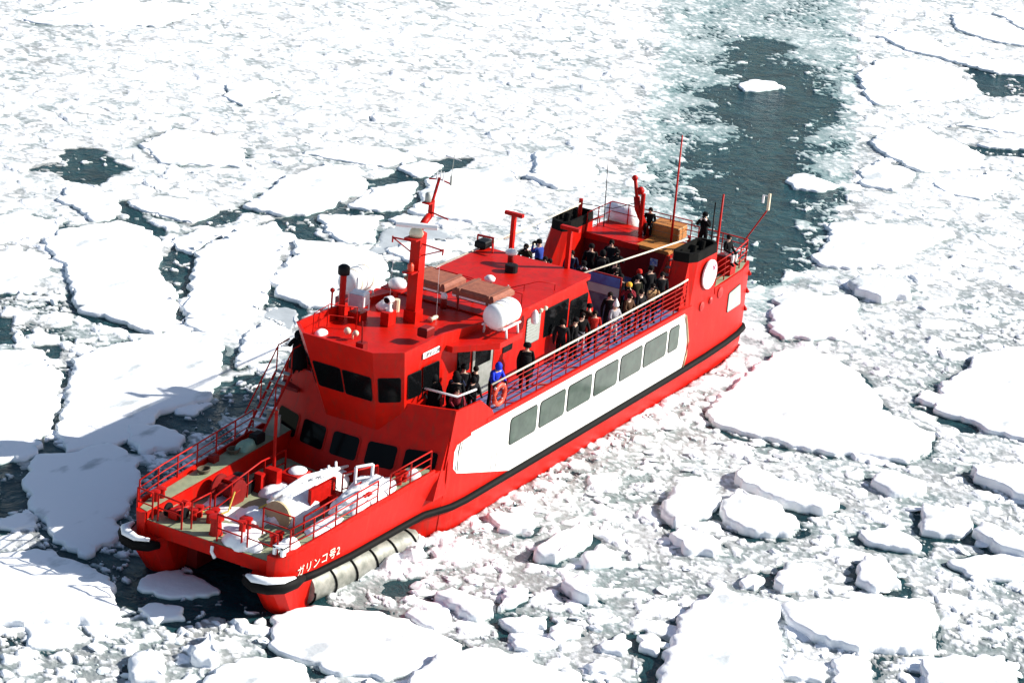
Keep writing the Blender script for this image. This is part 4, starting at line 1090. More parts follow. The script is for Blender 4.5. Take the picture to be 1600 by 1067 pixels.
wwin(1, .14, .86, 4.82, 5.82); wwin(7, .14, .86, 4.82, 5.82)
wwin(2, .10, .42, 4.86, 5.86); wwin(6, .55, .86, 4.86, 5.86)
wwin(2, .50, .90, 4.95, 5.9); wwin(6, .10, .45, 4.95, 5.9)
wwin(3, .28, .50, 5.0, 5.98); wwin(5, .50, .72, 5.0, 5.98)
# grey sliding door beside the canister platform
cs = [wq(3, .56, 3.75), wq(3, .95, 3.75), wq(3, .95, 5.95), wq(3, .56, 5.95)]
cs = [c + Vector((0, .006, 0)) for c in cs]
door = plate(cs, .03, 0, .04).build('door', GREY, WH)
plate([Vector(cs[0]).lerp(cs[1], .12).lerp(Vector(cs[3]).lerp(cs[2], .12), .55) + Vector((0, .03, 0)), Vector(cs[0]).lerp(cs[1], .88).lerp(Vector(cs[3]).lerp(cs[2], .88), .55) + Vector((0, .03, 0)),
       Vector(cs[0]).lerp(cs[1], .88).lerp(Vector(cs[3]).lerp(cs[2], .88), .94) + Vector((0, .03, 0)), Vector(cs[0]).lerp(cs[1], .12).lerp(Vector(cs[3]).lerp(cs[2], .12), .94) + Vector((0, .03, 0))], .01, .002, .05).build('pane', GLASS, door)
# name plate on the port side of the wheelhouse
cs = [wq(2, .47, 6.27), wq(2, .90, 6.27), wq(2, .90, 6.50), wq(2, .47, 6.50)]
nrm = (cs[1] - cs[0]).cross(cs[3] - cs[0]).normalized()
np_ = plate([c + nrm * .004 for c in cs], .02, 0, .02).build('name_plate', WHITEM, WH)
me = text_mesh('ガリンコ号', .19, 1.05, .006)
o = link('lettering', me, np_, BLACKM)
ux = (cs[1] - cs[0]).normalized(); uz = (cs[3] - cs[0]); uz = (uz - ux * uz.dot(ux)).normalized(); uy = ux.cross(uz); A = cs[0] + ux * .12 + uz * .045 + uy * .04
o.matrix_world = Matrix(((ux.x, uz.x, uy.x, A.x), (ux.y, uz.y, uy.y, A.y), (ux.z, uz.z, uy.z, A.z), (0, 0, 0, 1)))
# canister platforms
for s in (-1, 1):
    P = [(24.1, 2.12), (24.1, 2.45), (22.6, 3.5), (21.0, 3.5), (20.4, 2.3), (20.4, 2.12)]
    P = [(x, s * y) for x, y in P]
    MB().prism(P[::-s], 6.16, 6.38).build('raft_platform', RED, SHIP)

# ---- upper cabin aft of the wheelhouse
prof_b = [(13.2, 3.62), (20.75, 3.62), (20.75, 6.40), (14.1, 6.40), (13.15, 4.9)]
cab = MB()
cab.prism_y([(x, z) for x, z in prof_b], -2.25, 2.25)
CAB = cab.build('upper_cabin', RED, SHIP)
roof = MB(); RP = [(13.75, -2.3), (13.75, 2.3), (14.0, 2.42), (20.58, 2.42), (20.58, -2.42), (14.0, -2.42)]
roof.prism(RP[::-1] if False else [(14.0, -2.42), (20.58, -2.42), (20.58, 2.42), (14.0, 2.42), (13.75, 2.3), (13.75, -2.3)], 6.34, 6.46)
ROOF = roof.build('cabin_roof', RED, SHIP)
def cwin(x0, x1, z0, z1, m=GLASS, g=.03):
    for s in (-1, 1):
        cs = [(x0, 2.256 * s, z0), (x1, 2.256 * s, z0), (x1, 2.256 * s, z1), (x0, 2.256 * s, z1)]
        if s < 0: cs = [cs[1], cs[0], cs[3], cs[2]]
        window(cs, m, CAB, frame=BLACKM, g=g, rnd_=.05)
cwin(17.05, 15.3, 4.78, 5.86); cwin(18.45, 17.45, 4.82, 5.86, GREYGL); cwin(15.1, 13.75, 3.75, 5.7); cwin(20.1, 19.45, 5.0, 5.6)
for z in np.arange(5.0, 5.9, .12): MB().box((17.95, 2.285, float(z)), (.96, .02, .03)).build('louver', GREY, CAB)
# blue poster board on the aft port corner of the cabin, facing forward
MUR = mat('poster_blue', (.03, .12, .34), .5, scale=1.4, col2=(.30, .42, .40), thresh=(.40, .50))
pb = MB().box((11.0, 1.55, 4.65), (.08, 1.5, 1.95)).build('poster_board', REDDK, SHIP)
MB().box((11.06, 1.55, 5.38), (.02, 1.4, .40)).build('poster', mat('poster_sky', (.02, .19, .50), .5, scale=2, col2=(.01, .08, .27)), pb)
MB().box((11.06, 1.55, 4.98), (.02, 1.4, .36)).build('poster', mat('poster_ice', (.26, .50, .44), .5, scale=2, col2=(.20, .40, .40)), pb)
MB().box((11.06, 1.55, 4.25), (.02, 1.4, 1.06)).build('poster', mat('poster_sea', (.02, .07, .12), .5, scale=3, col2=(.06, .17, .20), thresh=(.45, .6)), pb)
# roof-edge lamps
for x in (17.9, 17.55): MB().lathe((x, 2.5, 6.12), [(.03, -.08), (.07, -.05), (.09, .05), (.02, .09)], 'Z', 10).build('deck_lamp', CREAM, SHIP, smooth=True)
MB().lathe((18.55, 2.62, 6.05), [(.05, -.25), (.13, -.2), (.15, 0), (.1, .22), (.03, .3)], 'Z', 10).build('horn', WHITEM, SHIP, smooth=True)
# T posts, roof hatch lines, mushroom vents, roof railing
for y in (-1.25, 1.25):
    t = MB().box((13.75, y, 7.2), (.16, .16, 1.6)).build('stay_post', RED, SHIP)
    MB().box((13.75, y, 8.05), (.18, .8, .14)).build('crossbar', REDM, t)
for x, y, r in ((14.9, -.6, .22), (18.2, .4, .2), (21.1, .2, .12)):
    v = MB().lathe((x, y, 6.46), [(.12, 0), (.12, .35), (.1, .4)], 'Z', 12).build('vent', REDDK, SHIP, smooth=True)
    MB().lathe((x, y, 6.46), [(.03, .36), (r, .40), (r * 1.05, .5), (r * .6, .58), (.02, .6)], 'Z', 14).build('vent_cap', WHITEM, v, smooth=True)
MB().lathe((15.7, -.1, 6.46), [(.02, 0), (.25, 0), (.25, .28), (.2, .3), (.02, .3)], 'Z', 16).build('hatch_wheel', BLACKM, SHIP)
railing([(18.9, -.3, 6.46), (18.9, 2.2, 6.46)], .5, 1, 1.2, SHIP, REDM, .022)
railing([(18.7, -2.2, 6.46), (18.7, .1, 6.46)], .5, 1, 1.2, SHIP, REDM, .022)
railing([(18.6, 1.0, 6.46), (16.6, 1.6, 6.46), (16.4, 2.2, 6.46)], .25, 1, 1.2, SHIP, REDM, .018)
MB().poly([(17.9, .9, 6.46), (17.75, .95, 6.7), (17.6, 1.0, 6.46)], .02, 6).build('roof_handle', WHITEM, SHIP)
MB().box((13.9, -2.4, 6.62), (.6, .5, .3), bev=.05).build('roof_locker', BLACKM, SHIP)
MB().poly([(13.9, -2.7, 6.5), (13.9, -2.7, 6.9), (14.1, -1.9, 7.0), (14.6, -1.6, 6.6)], .05, 6).build('roof_bracket', REDM, SHIP)

# ---- mast
MAST = MB().box((22.85, 0, 8.05), (.42, .40, 3.4), bev=.06).box((22.85, 0, 6.6), (.5, .5, .5)).build('mast', RED, SHIP)
MB().poly([(22.85, 0, 9.6), (22.9, 0, 9.78), (22.55, 0, 10.05), (22.25, 0, 10.2)], .13, 8).build('mast_neck', REDM, MAST, smooth=True)
MB().box((22.15, 0, 10.45), (.16, .16, .6)).tube((22.1, 0, 10.7), (21.75, 0, 11.5), .06, 6).build('topmast', REDM, MAST)
MB().box((22.4, 0, 10.72), (.36, .32, .05)).build('lamp_shelf', REDM, MAST)
MB().lathe((22.42, 0, 10.74), [(.1, 0), (.12, .05), (.12, .3), (.05, .36)], 'Z', 10).build('mast_lamp', GREY, MAST, smooth=True)
a = Vector((-.5, 1, 0)).normalized()
c = Vector((23.05, 0, 10.02))
sc = MB().poly([c - a * .74, c + a * .74], .11, 8)
sc = sc.build('radar_scanner', WHITEM, MAST, smooth=True, crease=40)
MB().lathe((23.02, -.02, 9.62), [(.24, 0), (.26, .1), (.2, .25), (.1, .32)], 'Z', 12).build('radar_motor', CREAM, MAST, smooth=True)
MB().box((23.1, 0, 9.58), (.7, .5, .06)).build('radar_shelf', REDM, MAST)
for s in (-1, 1):
    MB().tube((22.9, s * .15, 9.35), (22.9, s * 1.05, 9.3), .03, 6).tube((22.9, s * 1.05, 9.3), (22.9, s * .16, 8.9), .025, 6).tube((22.9, s * 1.05, 9.35), (22.9, s * 1.05, 9.12), .03, 6).build('signal_yard', REDM, MAST)
    MB().tube((21.7, s * .05, 11.42), (21.7, s * .45, 11.35), .03, 6).build('antenna_arm', REDM, MAST)
MB().box((23.25, 0, 8.35), (.5, .4, .05)).build('lamp_shelf', REDM, MAST)
MB().lathe((23.3, .02, 8.37), [(.1, 0), (.12, .05), (.12, .24), (.06, .32)], 'Z', 10).build('mast_lamp', RING, MAST, smooth=True)
MB().tube((21.7, .45, 11.3), (21.7, .45, 11.65), .04, 6).tube((21.7, .45, 11.6), (21.6, .45, 12.4), .015, 5).build('wind_vane', GREY, MAST)
MB().tube((21.6, .1, 12.3), (21.6, .75, 12.25), .035, 6, r2=.012).build('vane_tail', WHITEM, MAST)
for y in (-.12, .02, .14): MB().tube((21.72, y, 11.4), (21.70, y, 11.75), .05, 6, r2=.01).build('cup', WHITEM, MAST)
MB().tube((22.2, -.1, 10.35), (22.2, .75, 10.22), .03, 5).build('flag_arm', REDM, MAST)
for s in (-1, 1):
    MB().tube((22.9, s * .95, 9.1), (22.9, s * 1.0, 6.5), .006, 4).build('signal_halyard', WHITEM, MAST)

# ---- wheelhouse roof fittings
sl = empty('searchlight', (24.05, -1.55, 6.4), math.radians(10), SHIP); 
MB().tube((0, 0, 0), (0, 0, .42), .07, 8).build('stand', WHITEM, sl)
MB().box((.05, 0, .78), (.5, .62, .58), bev=.08).build('lamp_box', WHITEM, sl)
MB().box((.31, 0, .78), (.02, .5, .46)).build('lens', mat('lamp_lens', (.35, .36, .42), .15, var=.05), sl)
MB().poly([(0, -.38, .4), (0, -.38, .8), ], .03, 6).poly([(0, .38, .4), (0, .38, .8)], .03, 6).tube((0, -.38, .4), (0, .38, .4), .03).build('yoke', WHITEM, sl)
sl = empty('searchlight', (23.75, -.45, 6.88), math.radians(-10), SHIP); sl.scale = (.75, .75, .62)
MB().lathe((0, 0, 0), [(.2, 0), (.16, .1), (.1, .2), (.1, .5)], 'Z', 10).build('stand', WHITEM, sl, smooth=True)
MB().lathe((-.18, 0, .72), [(.12, 0), (.2, .08), (.22, .4), (.2, .42)], 'X', 14).build('lamp_box', WHITEM, sl, smooth=True, crease=40)
MB().lathe((.25, 0, .72), [(.17, 0), (.17, .01)], 'X', 14).build('lens', GLASS, sl)
MB().box((23.8, -.45, 6.66), (.5, .34, .5)).build('light_pedestal', RED, SHIP)
MB().box((24.1, -1.55, 6.55), (.5, .5, .3)).build('light_pedestal', RED, SHIP)
p = MB().tube((24.55, -1.95, 6.4), (24.55, -1.95, 8.15), .12, 10).build('davit_post', REDM, SHIP, smooth=True, crease=40)
MB().lathe((24.55, -1.95, 8.1), [(.2, 0), (.22, .05), (.22, .28), (.12, .36)], 'Z', 10).build('black_cap', BLACKM, p, smooth=True)
MB().tube((23.6, -1.95, 6.4), (23.6, -1.95, 7.75), .045, 6).build('whip_pole', WHITEM, SHIP)
q = MB().tube((21.6, -1.55, 6.4), (21.6, -1.55, 6.95), .1, 8).box((21.6, -1.5, 6.98), (.9, .9, .05)).build('dome_stand', REDM, SHIP)
MB().lathe((21.6, -1.5, 7.0), [(.32, 0), (.34, .1), (.3, .24), (.15, .32), (.02, .34)], 'Z', 16).build('satellite_dome', WHITEM, q, smooth=True)
MB().lathe((22.5, -1.4, 6.4), [(.3, 0), (.36, .12), (.26, .22), (.1, .36), (.02, .37)], 'Z', 16).build('radome', WHITEM, SHIP, smooth=True)
MB().tube((22.4, -1.0, 6.4), (22.4, -1.0, 6.85), .13, 10).build('vent_pipe', CREAM, SHIP)
MB().lathe((22.1, .55, 6.5), [(.06, 0), (.09, .2), (.05, .3), (.12, .45)], 'X', 10).build('horn', CREAM, SHIP, smooth=True)
MB().tube((25.9, -.55, 6.4), (25.9, -.55, 6.62), .03).ball((25.95, -.75, 6.66), .13).ball((25.95, -.4, 6.66), .11).build('twin_horn', CREAM, SHIP, smooth=True)
MB().box((26.7, .35, 6.56), (.3, .3, .34)).tube((26.7, .35, 6.7), (26.75, .35, 7.5), .03).build('compass_box', REDDK, SHIP)
railing([(26.6, -1.75, 6.42), (25.4, -1.9, 6.42), (25.0, -1.0, 6.42)], .8, 2, .9, SHIP, REDM, .02)
MB().tube((24.9, -2.15, 6.42), (24.9, -2.15, 7.5), .035).ball((24.9, -2.15, 7.55), .09).build('side_light', REDM, SHIP)
MB().box((24.4, 1.5, 6.8), (.5, .4, .35), bev=.05).build('roof_locker', REDDK, SHIP)

# ---- funnels, stern block
for s in (-1, 1):
    b0 = [(8.0, 2.75), (7.75, 3.36), (7.1, 3.53), (4.7, 3.49), (4.45, 3.1), (4.45, 2.6), (4.7, 2.45), (7.5, 2.45)]
    b1 = [(7.05, 2.6), (6.9, 3.2), (6.5, 3.42), (4.75, 3.42), (4.5, 3.15), (4.5, 2.6), (4.7, 2.42), (6.8, 2.42)]
    mb = MB(); b0 = [(x, s * y) for x, y in b0][::-s]; b1 = [(x, s * y) for x, y in b1][::-s]
    mb.prism(b0, 3.55, 5.45, top=b1)
    fu = mb.build('funnel', RED, SHIP)
    b2 = [(lerp(5.75, x, .985), lerp(s * 2.95, y, .97)) for x, y in b1]
    b3 = [(lerp(5.75, x, .86), lerp(s * 2.95, y, .80)) for x, y in b1]
    n = 8
    vs = [(x, y, 5.45) for x, y in b1] + [(x + .02, y, 5.85) for x, y in b2] + [(x, y, 5.85) for x, y in b3] + [(x, y, 5.6) for x, y in b3]
    fs = [(8 * k + i, 8 * k + (i + 1) % n, 8 * k + 8 + (i + 1) % n, 8 * k + 8 + i) for k in range(3) for i in range(n)] + [tuple(range(24, 32))]
    MB().add(vs, fs).build('funnel_top', SOOT, fu)
    for x in (5.3, 6.1): MB().tube((x, s * 2.95, 5.6), (x - .1, s * 2.95, 5.95), .13, 10).build('exhaust_pipe', SOOT, fu)
    # round emblem on the outer face
    em = MB().lathe((5.52, s * 3.56, 4.72), [(.62, -.04), (.62, .03)] if s > 0 else [(.62, -.03), (.62, .04)], 'Y', 32).build('emblem', WHITEM, fu)
    mk = MB()
    mk.ball((5.22, s * 3.60, 4.92), .09, 10, 6, sc=(1, .15, 1)).ball((5.32, s * 3.60, 5.02), .05, 8, 6, sc=(1, .15, 1)).ball((5.12, s * 3.60, 5.02), .05, 8, 6, sc=(1, .15, 1))
    mk.build('red_mark', mat('emblem_plum', (.30, .03, .10), .5), em)
    MB().box((5.3, s * 3.60, 4.58), (.16, .01, .03)).box((5.35, s * 3.60, 4.68), (.06, .01, .03)).build('grey_mark', GREY, em)
    # dark red round fittings under the emblem, stern window
    for x, z, r in ((5.9, 3.42, .2), (5.05, 3.46, .15), (4.1, 3.55, .24)):
        MB().lathe((x, s * (hb(x) + .0), z), [(r, -.02), (r, .05), (r * .55, .09)] if s > 0 else [(r * .55, -.09), (r, -.05), (r, .02)], 'Y', 14).build('fairlead', mat('deep_red_paint', (.45, .008, .004), .5), SHIP, smooth=True, crease=30)
    cs = [(3.05, s * (hb(3.05) + .008), 2.38), (1.45, s * (hb(1.45) + .008), 2.33), (1.75, s * (hb(1.75) + .008), 3.3), (3.05, s * (hb(3.05) + .008), 3.22)]
    if s < 0: cs = [cs[1], cs[0], cs[3], cs[2]]
    window(cs, GREYGL, SHIP, frame=BLACKM, g=.03, rnd_=.1)
secs = []
for x in [.25, .6, 1.5, 3, 4.6]:
    b = hb(x)
    secs.append([(x, -b, 3.55), (x, b, 3.55), (x, b - .01, 3.88), (x, -b + .01, 3.88)])
loft(secs).build('stern_block', RED, SHIP)
sheet([(.35, -2.9), (1.5, -3.2), (4.5, -3.4), (4.5, 3.4), (1.5, 3.2), (.35, 2.9)], 3.886, GREEN, 'stern_deck')
for z in (3.4, 2.6, 1.8): MB().poly([(.2, -2.9, z), (.12, -1.2, z), (.12, 1.2, z), (.2, 2.95, z), (.5, 3.16, z)], .09, 7).build('stern_fender', REDM, SHIP, smooth=True)
for y in (-2.8, -1, 1, 2.8): MB().poly([(.2, y, 3.7), (.05, y, 2.8), (.1, y, 1.6)], .11, 7).build('stern_fender', REDM, SHIP, smooth=True)
# deckhouse between the funnels
MB().box((4.2, -.55, 4.3), (2.2, 3.9, 1.35)).build('aft_deckhouse', REDDK, SHIP)  # shade of the wall put into its colour, darker than the lit top
MB().box((4.2, -1.2, 5.03), (2.3, 2.7, .12)).build('deckhouse_top', RED, SHIP)
MB().box((5.36, -1.2, 5.0), (.06, 2.66, .26)).build('deckhouse_trim', RED, SHIP)
MB().prism_y([(5.2, 3.62), (6.6, 3.62), (5.5, 5.0), (5.2, 5.0)], 1.5, 1.62).build('stair_side', RED, SHIP)
MB().prism_y([(5.2, 3.62), (6.6, 3.62), (5.5, 5.0), (5.2, 5.0)], 2.2, 2.3).build('stair_side', RED, SHIP)
for k in range(5): MB().box((6.35 - .26 * k, 1.91, 3.85 + .25 * k), (.26, .58, .04)).build('stair_tread', GREY, SHIP)
MB().box((5.33, .9, 4.55), (.02, .34, .3)).build('notice', mat('notice_blue', (.12, .2, .5), .5, scale=6, col2=(.5, .55, .6), thresh=(.45, .55)), SHIP)
MB().box((3.1, 2.0, 4.27), (1.0, .9, .76)).build('deck_step', REDDK, SHIP)
# stays from the funnels to the cabin roof
MB().tube((13.5, 1.62, 6.2), (4.4, 1.95, 5.62), .036, 8).build('stay', ROPE, SHIP, smooth=True)
MB().tube((17.6, -2.45, 6.5), (5.4, -2.75, 6.25), .035, 6).build('stay', ROPE, SHIP, smooth=True)
MB().tube((13.75, -1.6, 6.95), (5.4, -2.70, 6.32), .03, 6).build('stay', ROPE, SHIP, smooth=True)
MB().tube((5.4, -2.72, 5.5), (5.4, -2.72, 6.5), .09, 8).build('stay_post', REDM, SHIP)
MB().tube((4.4, 1.95, 3.9), (4.4, 1.95, 5.7), .08, 8).build('stay_post', REDM, SHIP)
MB().poly([(5.4, -2.7, 6.3), (4.6, -1.6, 6.15), (4.0, -.6, 6.55)], .018, 5).build('cable', BLACKM, SHIP)
# aft crane and antennas
CR = MB().tube((4.0, -.5, 5.05), (4.0, -.55, 6.9), .1, 8).build('deck_crane', REDM, SHIP, smooth=True, crease=40)
MB().poly([(3.7, -.25, 5.05), (4.0, -.75, 6.2), (4.0, -.85, 6.7)], .14, 8).build('crane_boom', REDM, CR, smooth=True)
MB().tube((4.0, -.75, 6.3), (4.05, -1.0, 7.55), .08, 8).ball((4.05, -1.0, 7.5), .13).ball((4.0, -.7, 7.0), .17).build('crane_jib', REDM, CR, smooth=True)
for a, b, r, m, nm in (((4.0, .95, 4.9), (4.0, .93, 9.75), .055, REDM, 'whip_antenna'), ((4.0, -2.25, 5.0), (4.0, -2.35, 7.85), .025, BLACKM, 'whip_antenna'),
                       ((3.7, 2.9, 3.9), (3.7, 2.95, 7.6), .07, REDM, 'ensign_staff'), ((3.9, 2.75, 3.9), (3.9, 2.72, 7.25), .05, BLACKM, 'ensign_staff')):
    MB().tube(a, b, r, 7, r2=r * .6).build(nm, m, SHIP, smooth=True)
MB().tube((.5, 2.75, 4.8), (.45, 3.6, 6.35), .035, 6).build('lamp_arm', REDM, SHIP)
lm = MB().box((.45, 3.62, 6.7), (.1, .1, .75), bev=.02).build('flood_lamp', CREAM, SHIP)
MB().tube((.45, 3.6, 6.95), (.45, 3.35, 6.95), .02).tube((.45, 3.35, 6.95), (.45, 3.35, 6.6), .05).build('lamp_head', WHITEM, lm)
# ice-covered raft canister right aft
MB().lathe((2.6, -2.1, 5.35), [(.05, -.75), (.4, -.68), (.5, -.5), (.5, .5), (.4, .68), (.05, .75)], 'Y', 16).build('iced_canister', ICING, SHIP, smooth=True)
for y in (-2.5, -1.7): MB().box((2.6, y, 4.6), (.3, .1, .9)).build('canister_cradle', CREAM, SHIP)

# ---- railings
for s in (-1, 1):
    railing([(22.9, s * 3.47, 3.72), (20, s * 3.49, 3.72), (14, s * 3.48, 3.72), (8.0, s * 3.46, 3.72), (7.3, s * 3.42, 3.72)], 1.18, 6, 1.15, SHIP, REDM, .026, top=ROPE)
    railing([(4.4, s * 3.35, 3.9), (2.4, s * 3.22, 3.9), (.6, s * 2.95, 3.9)], 1.0, 4, .95, SHIP, REDM, .03)
    for x in (21.0, 18.6, 16.2, 13.6, 11.0): 
        MB().tube((x, s * 3.44, 3.66), (x + .5, s * 3.0, 3.66), .02).tube((x, s * 3.46, 4.5), (x + .45, s * 3.02, 3.66), .022).build('rail_brace', REDM, SHIP)
    # breakwater rail on the wing
    railing([(25.15, s * 2.0, 4.62), (25.05, s * 3.35, 4.62), (23.9, s * 3.42, 4.58)], .42, 1, .8, SHIP, BLACKM, .026, top=WHITEM)
railing([(.55, -2.9, 3.9), (.5, 0, 3.9), (.55, 2.9, 3.9)], 1.0, 4, 1.2, SHIP, REDM, .03)
railing([(5.3, -2.4, 5.1), (3.1, -2.4, 5.1), (3.1, .3, 5.1), (3.1, 1.4, 5.1)], .85, 2, 1.0, SHIP, REDM, .026)
zt = lambda x: interp(x, ZT)
railing([(x, -interp(x, YT) + .08, zt(x) + .1) for x in (34.5, 33, 31, 29, 27.6)], .82, 3, 1.15, SHIP, REDM, .03)
railing([(x, interp(x, YT) - .08, zt(x) + .1) for x in (34.4, 33, 31.5, 29.7)], .80, 3, 1.2, SHIP, REDM, .03)
railing([(x, interp(x, YT) - .08, zt(x) + .1) for x in (29.0, 27.5, 26.6)], .80, 3, 1.2, SHIP, REDM, .03)
for y0, y1 in ((-2.95, -2.3), (-2.1, -1.1), (.3, 1.3), (1.5, 2.7)):
    railing([(34.62, y0, 2.0), (34.66, y1, 2.0)], .95, 2, 1.0, SHIP, REDM, .035)
railing([(34.4, -.9, 2.0), (33.4, -.9, 2.0)], .95, 2, 1.0, SHIP, REDM, .03)
railing([(33.2, 1.1, 2.0), (33.2, 2.3, 2.0)], .95, 2, 1.2, SHIP, REDM, .03)
railing([(33.0, -1.0, 1.72), (29.6, -1.55, 1.72), (28.2, -1.5, 1.72)], .95, 2, 1.3, SHIP, REDM, .035)
railing([(32.6, 2.3, 1.72), (30.6, 2.25, 1.72), (29.0, 2.15, 1.72)], 1.05, 2, 1.2, SHIP, REDM, .035)
railing([(29.0, 1.4, 1.72), (27.6, 1.9, 1.72)], 1.15, 2, 1.2, SHIP, REDM, .035)
# starboard ladder up to the bridge wing
MB().box((25.55, -3.0, 3.98), (1.2, .9, .12)).build('wing_step', REDDK, SHIP)
for y in (-3.38, -2.75):
    MB().tube((28.1, y, 2.6), (26.3, y, 4.6), .05, 6).build('ladder_rail', REDM, SHIP)
    MB().poly([(28.1, y, 3.5), (26.25, y, 5.55), (25.6, y, 5.6)], .03, 6).tube((27.2, y, 3.6), (27.2, y, 4.45), .025).tube((26.3, y, 4.6), (26.3, y, 5.5), .025).build('ladder_handrail', REDM, SHIP)
for k in range(7): MB().box((27.85 - .257 * k, -3.06, 2.88 + .285 * k), (.22, .6, .03)).build('ladder_tread', GREY, SHIP)

# ---- foredeck gear
def part(mb, name, m, parent=SHIP, smooth=False): return mb.build(name, m, parent, smooth=smooth, crease=40 if smooth else None)
part(MB().tube((29.0, -1.42, 1.7), (29.0, -1.46, 4.4), .06, 8), 'jackstaff', REDM)
w = part(MB().box((30.9, -1.75, 2.05), (.5, .5, .7)), 'winch', REDM)
part(MB().lathe((31.25, -1.7, 2.1), [(.48, -.42), (.48, -.36), (.2, -.34), (.2, .34), (.48, .36), (.48, .42)], 'Y', 18), 'winch_drum', REDDK, w, True)
part(MB().lathe((30.4, -1.75, 2.05), [(.35, -.3), (.38, 0), (.35, .3)], 'Y', 14), 'winch_motor', BLACKM, w, True)
bx = part(MB().box((28.65, -.75, 1.98), (.95, .8, .5), bev=.04), 'hatch_box', REDM)
part(MB().ball((28.6, -.7, 2.24), .36, 14, 8, sc=(1.1, .85, .35)), 'snow_cap', SNOW, bx, True)
part(MB().box((29.5, -1.1, 2.1), (.3, .5, .8)), 'valve_chest', REDM)
part(MB().box((29.95, -1.35, 2.05), (.25, .3, .7)), 'valve_chest', REDM)
for x, y in ((33.75, -1.3), (33.6, -.75), (33.7, 1.9), (33.5, .5), (30.0, 2.85), (27.9, 2.95), (33.9, -2.75)):
    zb = 2.0 if abs(y) < 2.4 else zt(x)
    b = part(MB().lathe((x, y, zb), [(.12, 0), (.11, .3), (.16, .32), (.16, .38), (.05, .4)], 'Z', 10).lathe((x - .32, y, zb), [(.12, 0), (.11, .3), (.16, .32), (.16, .38), (.05, .4)], 'Z', 10), 'bollard', REDM, SHIP, True)
wd = part(MB().box((33.95, -1.75, 2.2), (.7, .35, .35), bev=.04).lathe((33.6, -1.75, 2.3), [(.2, -.1), (.2, .1)], 'Y', 12), 'windlass', REDM)
part(MB().lathe((34.1, -1.75, 2.25), [(.24, -.35), (.24, -.3), (.1, -.28), (.1, .28), (.24, .3), (.24, .35)], 'Y', 14), 'windlass_drum', BLACKM, wd, True)
cp = part(MB().lathe((34.2, -.05, 1.98), [(.24, 0), (.2, .15), (.17, .5), (.26, .55), (.26, .66), (.1, .7)], 'Z', 14), 'capstan', REDM, SHIP, True)
part(MB().box((32.9, .5, 1.86), (.3, .25, .3)).box((32.5, -.1, 1.86), (.3, .25, .3)), 'deck_valve', REDDK)
part(MB().poly([(31.6, -1.2, 2.3), (32.2, -1.0, 1.85), (32.6, -1.2, 1.76), (33.1, -1.6, 2.02)], .03, 6), 'mooring_line', YELLOW, SHIP, True)
part(MB().poly([(31.4, .2, 2.3), (31.9, -.3, 1.9), (32.1, -.7, 1.76)], .03, 6), 'mooring_line', YELLOW, SHIP, True)
gl = part(MB().box((30.0, 1.25, 2.35), (1.5, .12, .9)).box((29.4, 1.35, 2.0), (.6, .4, .5)), 'machine_guard', REDM)
part(MB().lathe((31.75, .7, 2.05), [(.1, -.08), (.5, -.06), (.52, .06), (.15, .12)], 'X', 18), 'drum_end', TAN, SHIP, True)
for x, y in ((31.2, -2.8), (29.3, -2.95)):
    part(MB().poly([(x + (.22 + .02 * k) * math.cos(t_), y + (.16 + .02 * k) * math.sin(t_), zt(x) + .05 + .05 * k) for k in range(3) for t_ in np.linspace(0, 6.28, 14)], .03, 5), 'rope_coil', mat('dark_rope', (.10, .08, .05), .9), SHIP, True)
part(MB().box((28.2, -2.75, 2.78), (.5, .35, .4), bev=.05), 'gear_box', BLACKM)
part(MB().box((27.3, -2.7, 3.0), (.12, .5, .8), rz=.3), 'folded_gangway', GREY)
part(MB().box((27.15, -2.85, 3.05), (.1, .4, .9), rz=.5), 'folded_gangway', CREAM)
part(MB().box((30.3, -3.05, 2.55), (.3, .25, .35), bev=.03), 'gear_box', REDDK)
part(MB().poly([(34.85, .3, 1.9), (34.95, .35, 1.75), (34.9, .45, 1.55)], .06, 6), 'iced_fitting', ICING, SHIP, True)
part(MB().box((34.6, 2.95, 2.45), (.35, .1, .3)).box((34.6, 2.65, 2.45), (.35, .1, .3)).box((34.6, 2.8, 2.58), (.35, .4, .08)), 'fairlead_frame', ICING)
# ------------------------------------------------------------------ snow and rime lying on the foredeck
def snow_blob(name, centre, rad, seed, label, squash=1.0, amp=.22, res=(40, 22), m=None):
    nu, nv = res; vs = []; fs = []
    for j in range(nv + 1):
        th = math.pi * .5 * j / nv
        for i in range(nu):
            ph = 2 * math.pi * i / nu
            vs.append((math.cos(ph) * math.cos(th), math.sin(ph) * math.cos(th), math.sin(th)))
    a = np.array(vs); p = a * np.array(rad)
    n = fbm(p[:, 0] + p[:, 2] * .7 + 50, p[:, 1] - p[:, 2] * .6 + 50, .55, seed, 4) - .5
    p = p * (1 + amp * 2 * n[:, None])
    p[:, 2] = np.maximum(p[:, 2] * squash, 0) - .02
    for j in range(nv):
        for i in range(nu):
            fs.append((j * nu + i, j * nu + (i + 1) % nu, (j + 1) * nu + (i + 1) % nu, (j + 1) * nu + i))
    me = bpy.data.meshes.new(name); me.from_pydata(p.tolist(), [], fs); me.polygons.foreach_set('use_smooth', [True] * len(fs)); me.update()
    o = link(name, me, None, m or ICING); o.location = centre
    tag(o, label, 'snow')
    return o
h = snow_blob('snow_heap', (30.3, .62, 1.71), (1.7, .80, .90), 61, 'big heap of rime-white snow burying the foredeck machinery', amp=.2)
h.rotation_euler = (0, 0, math.radians(4))
h = snow_blob('snow_heap', (28.3, .40, 1.71), (1.1, .5, .72), 62, 'narrow tail of the snow heap in front of the bulkhead windows', amp=.3)
h = snow_blob('snow_heap', (29.6, 2.62, 2.38), (1.75, .62, .62), 63, 'snow and rime piled on the port bow walkway against the rail', amp=.38)
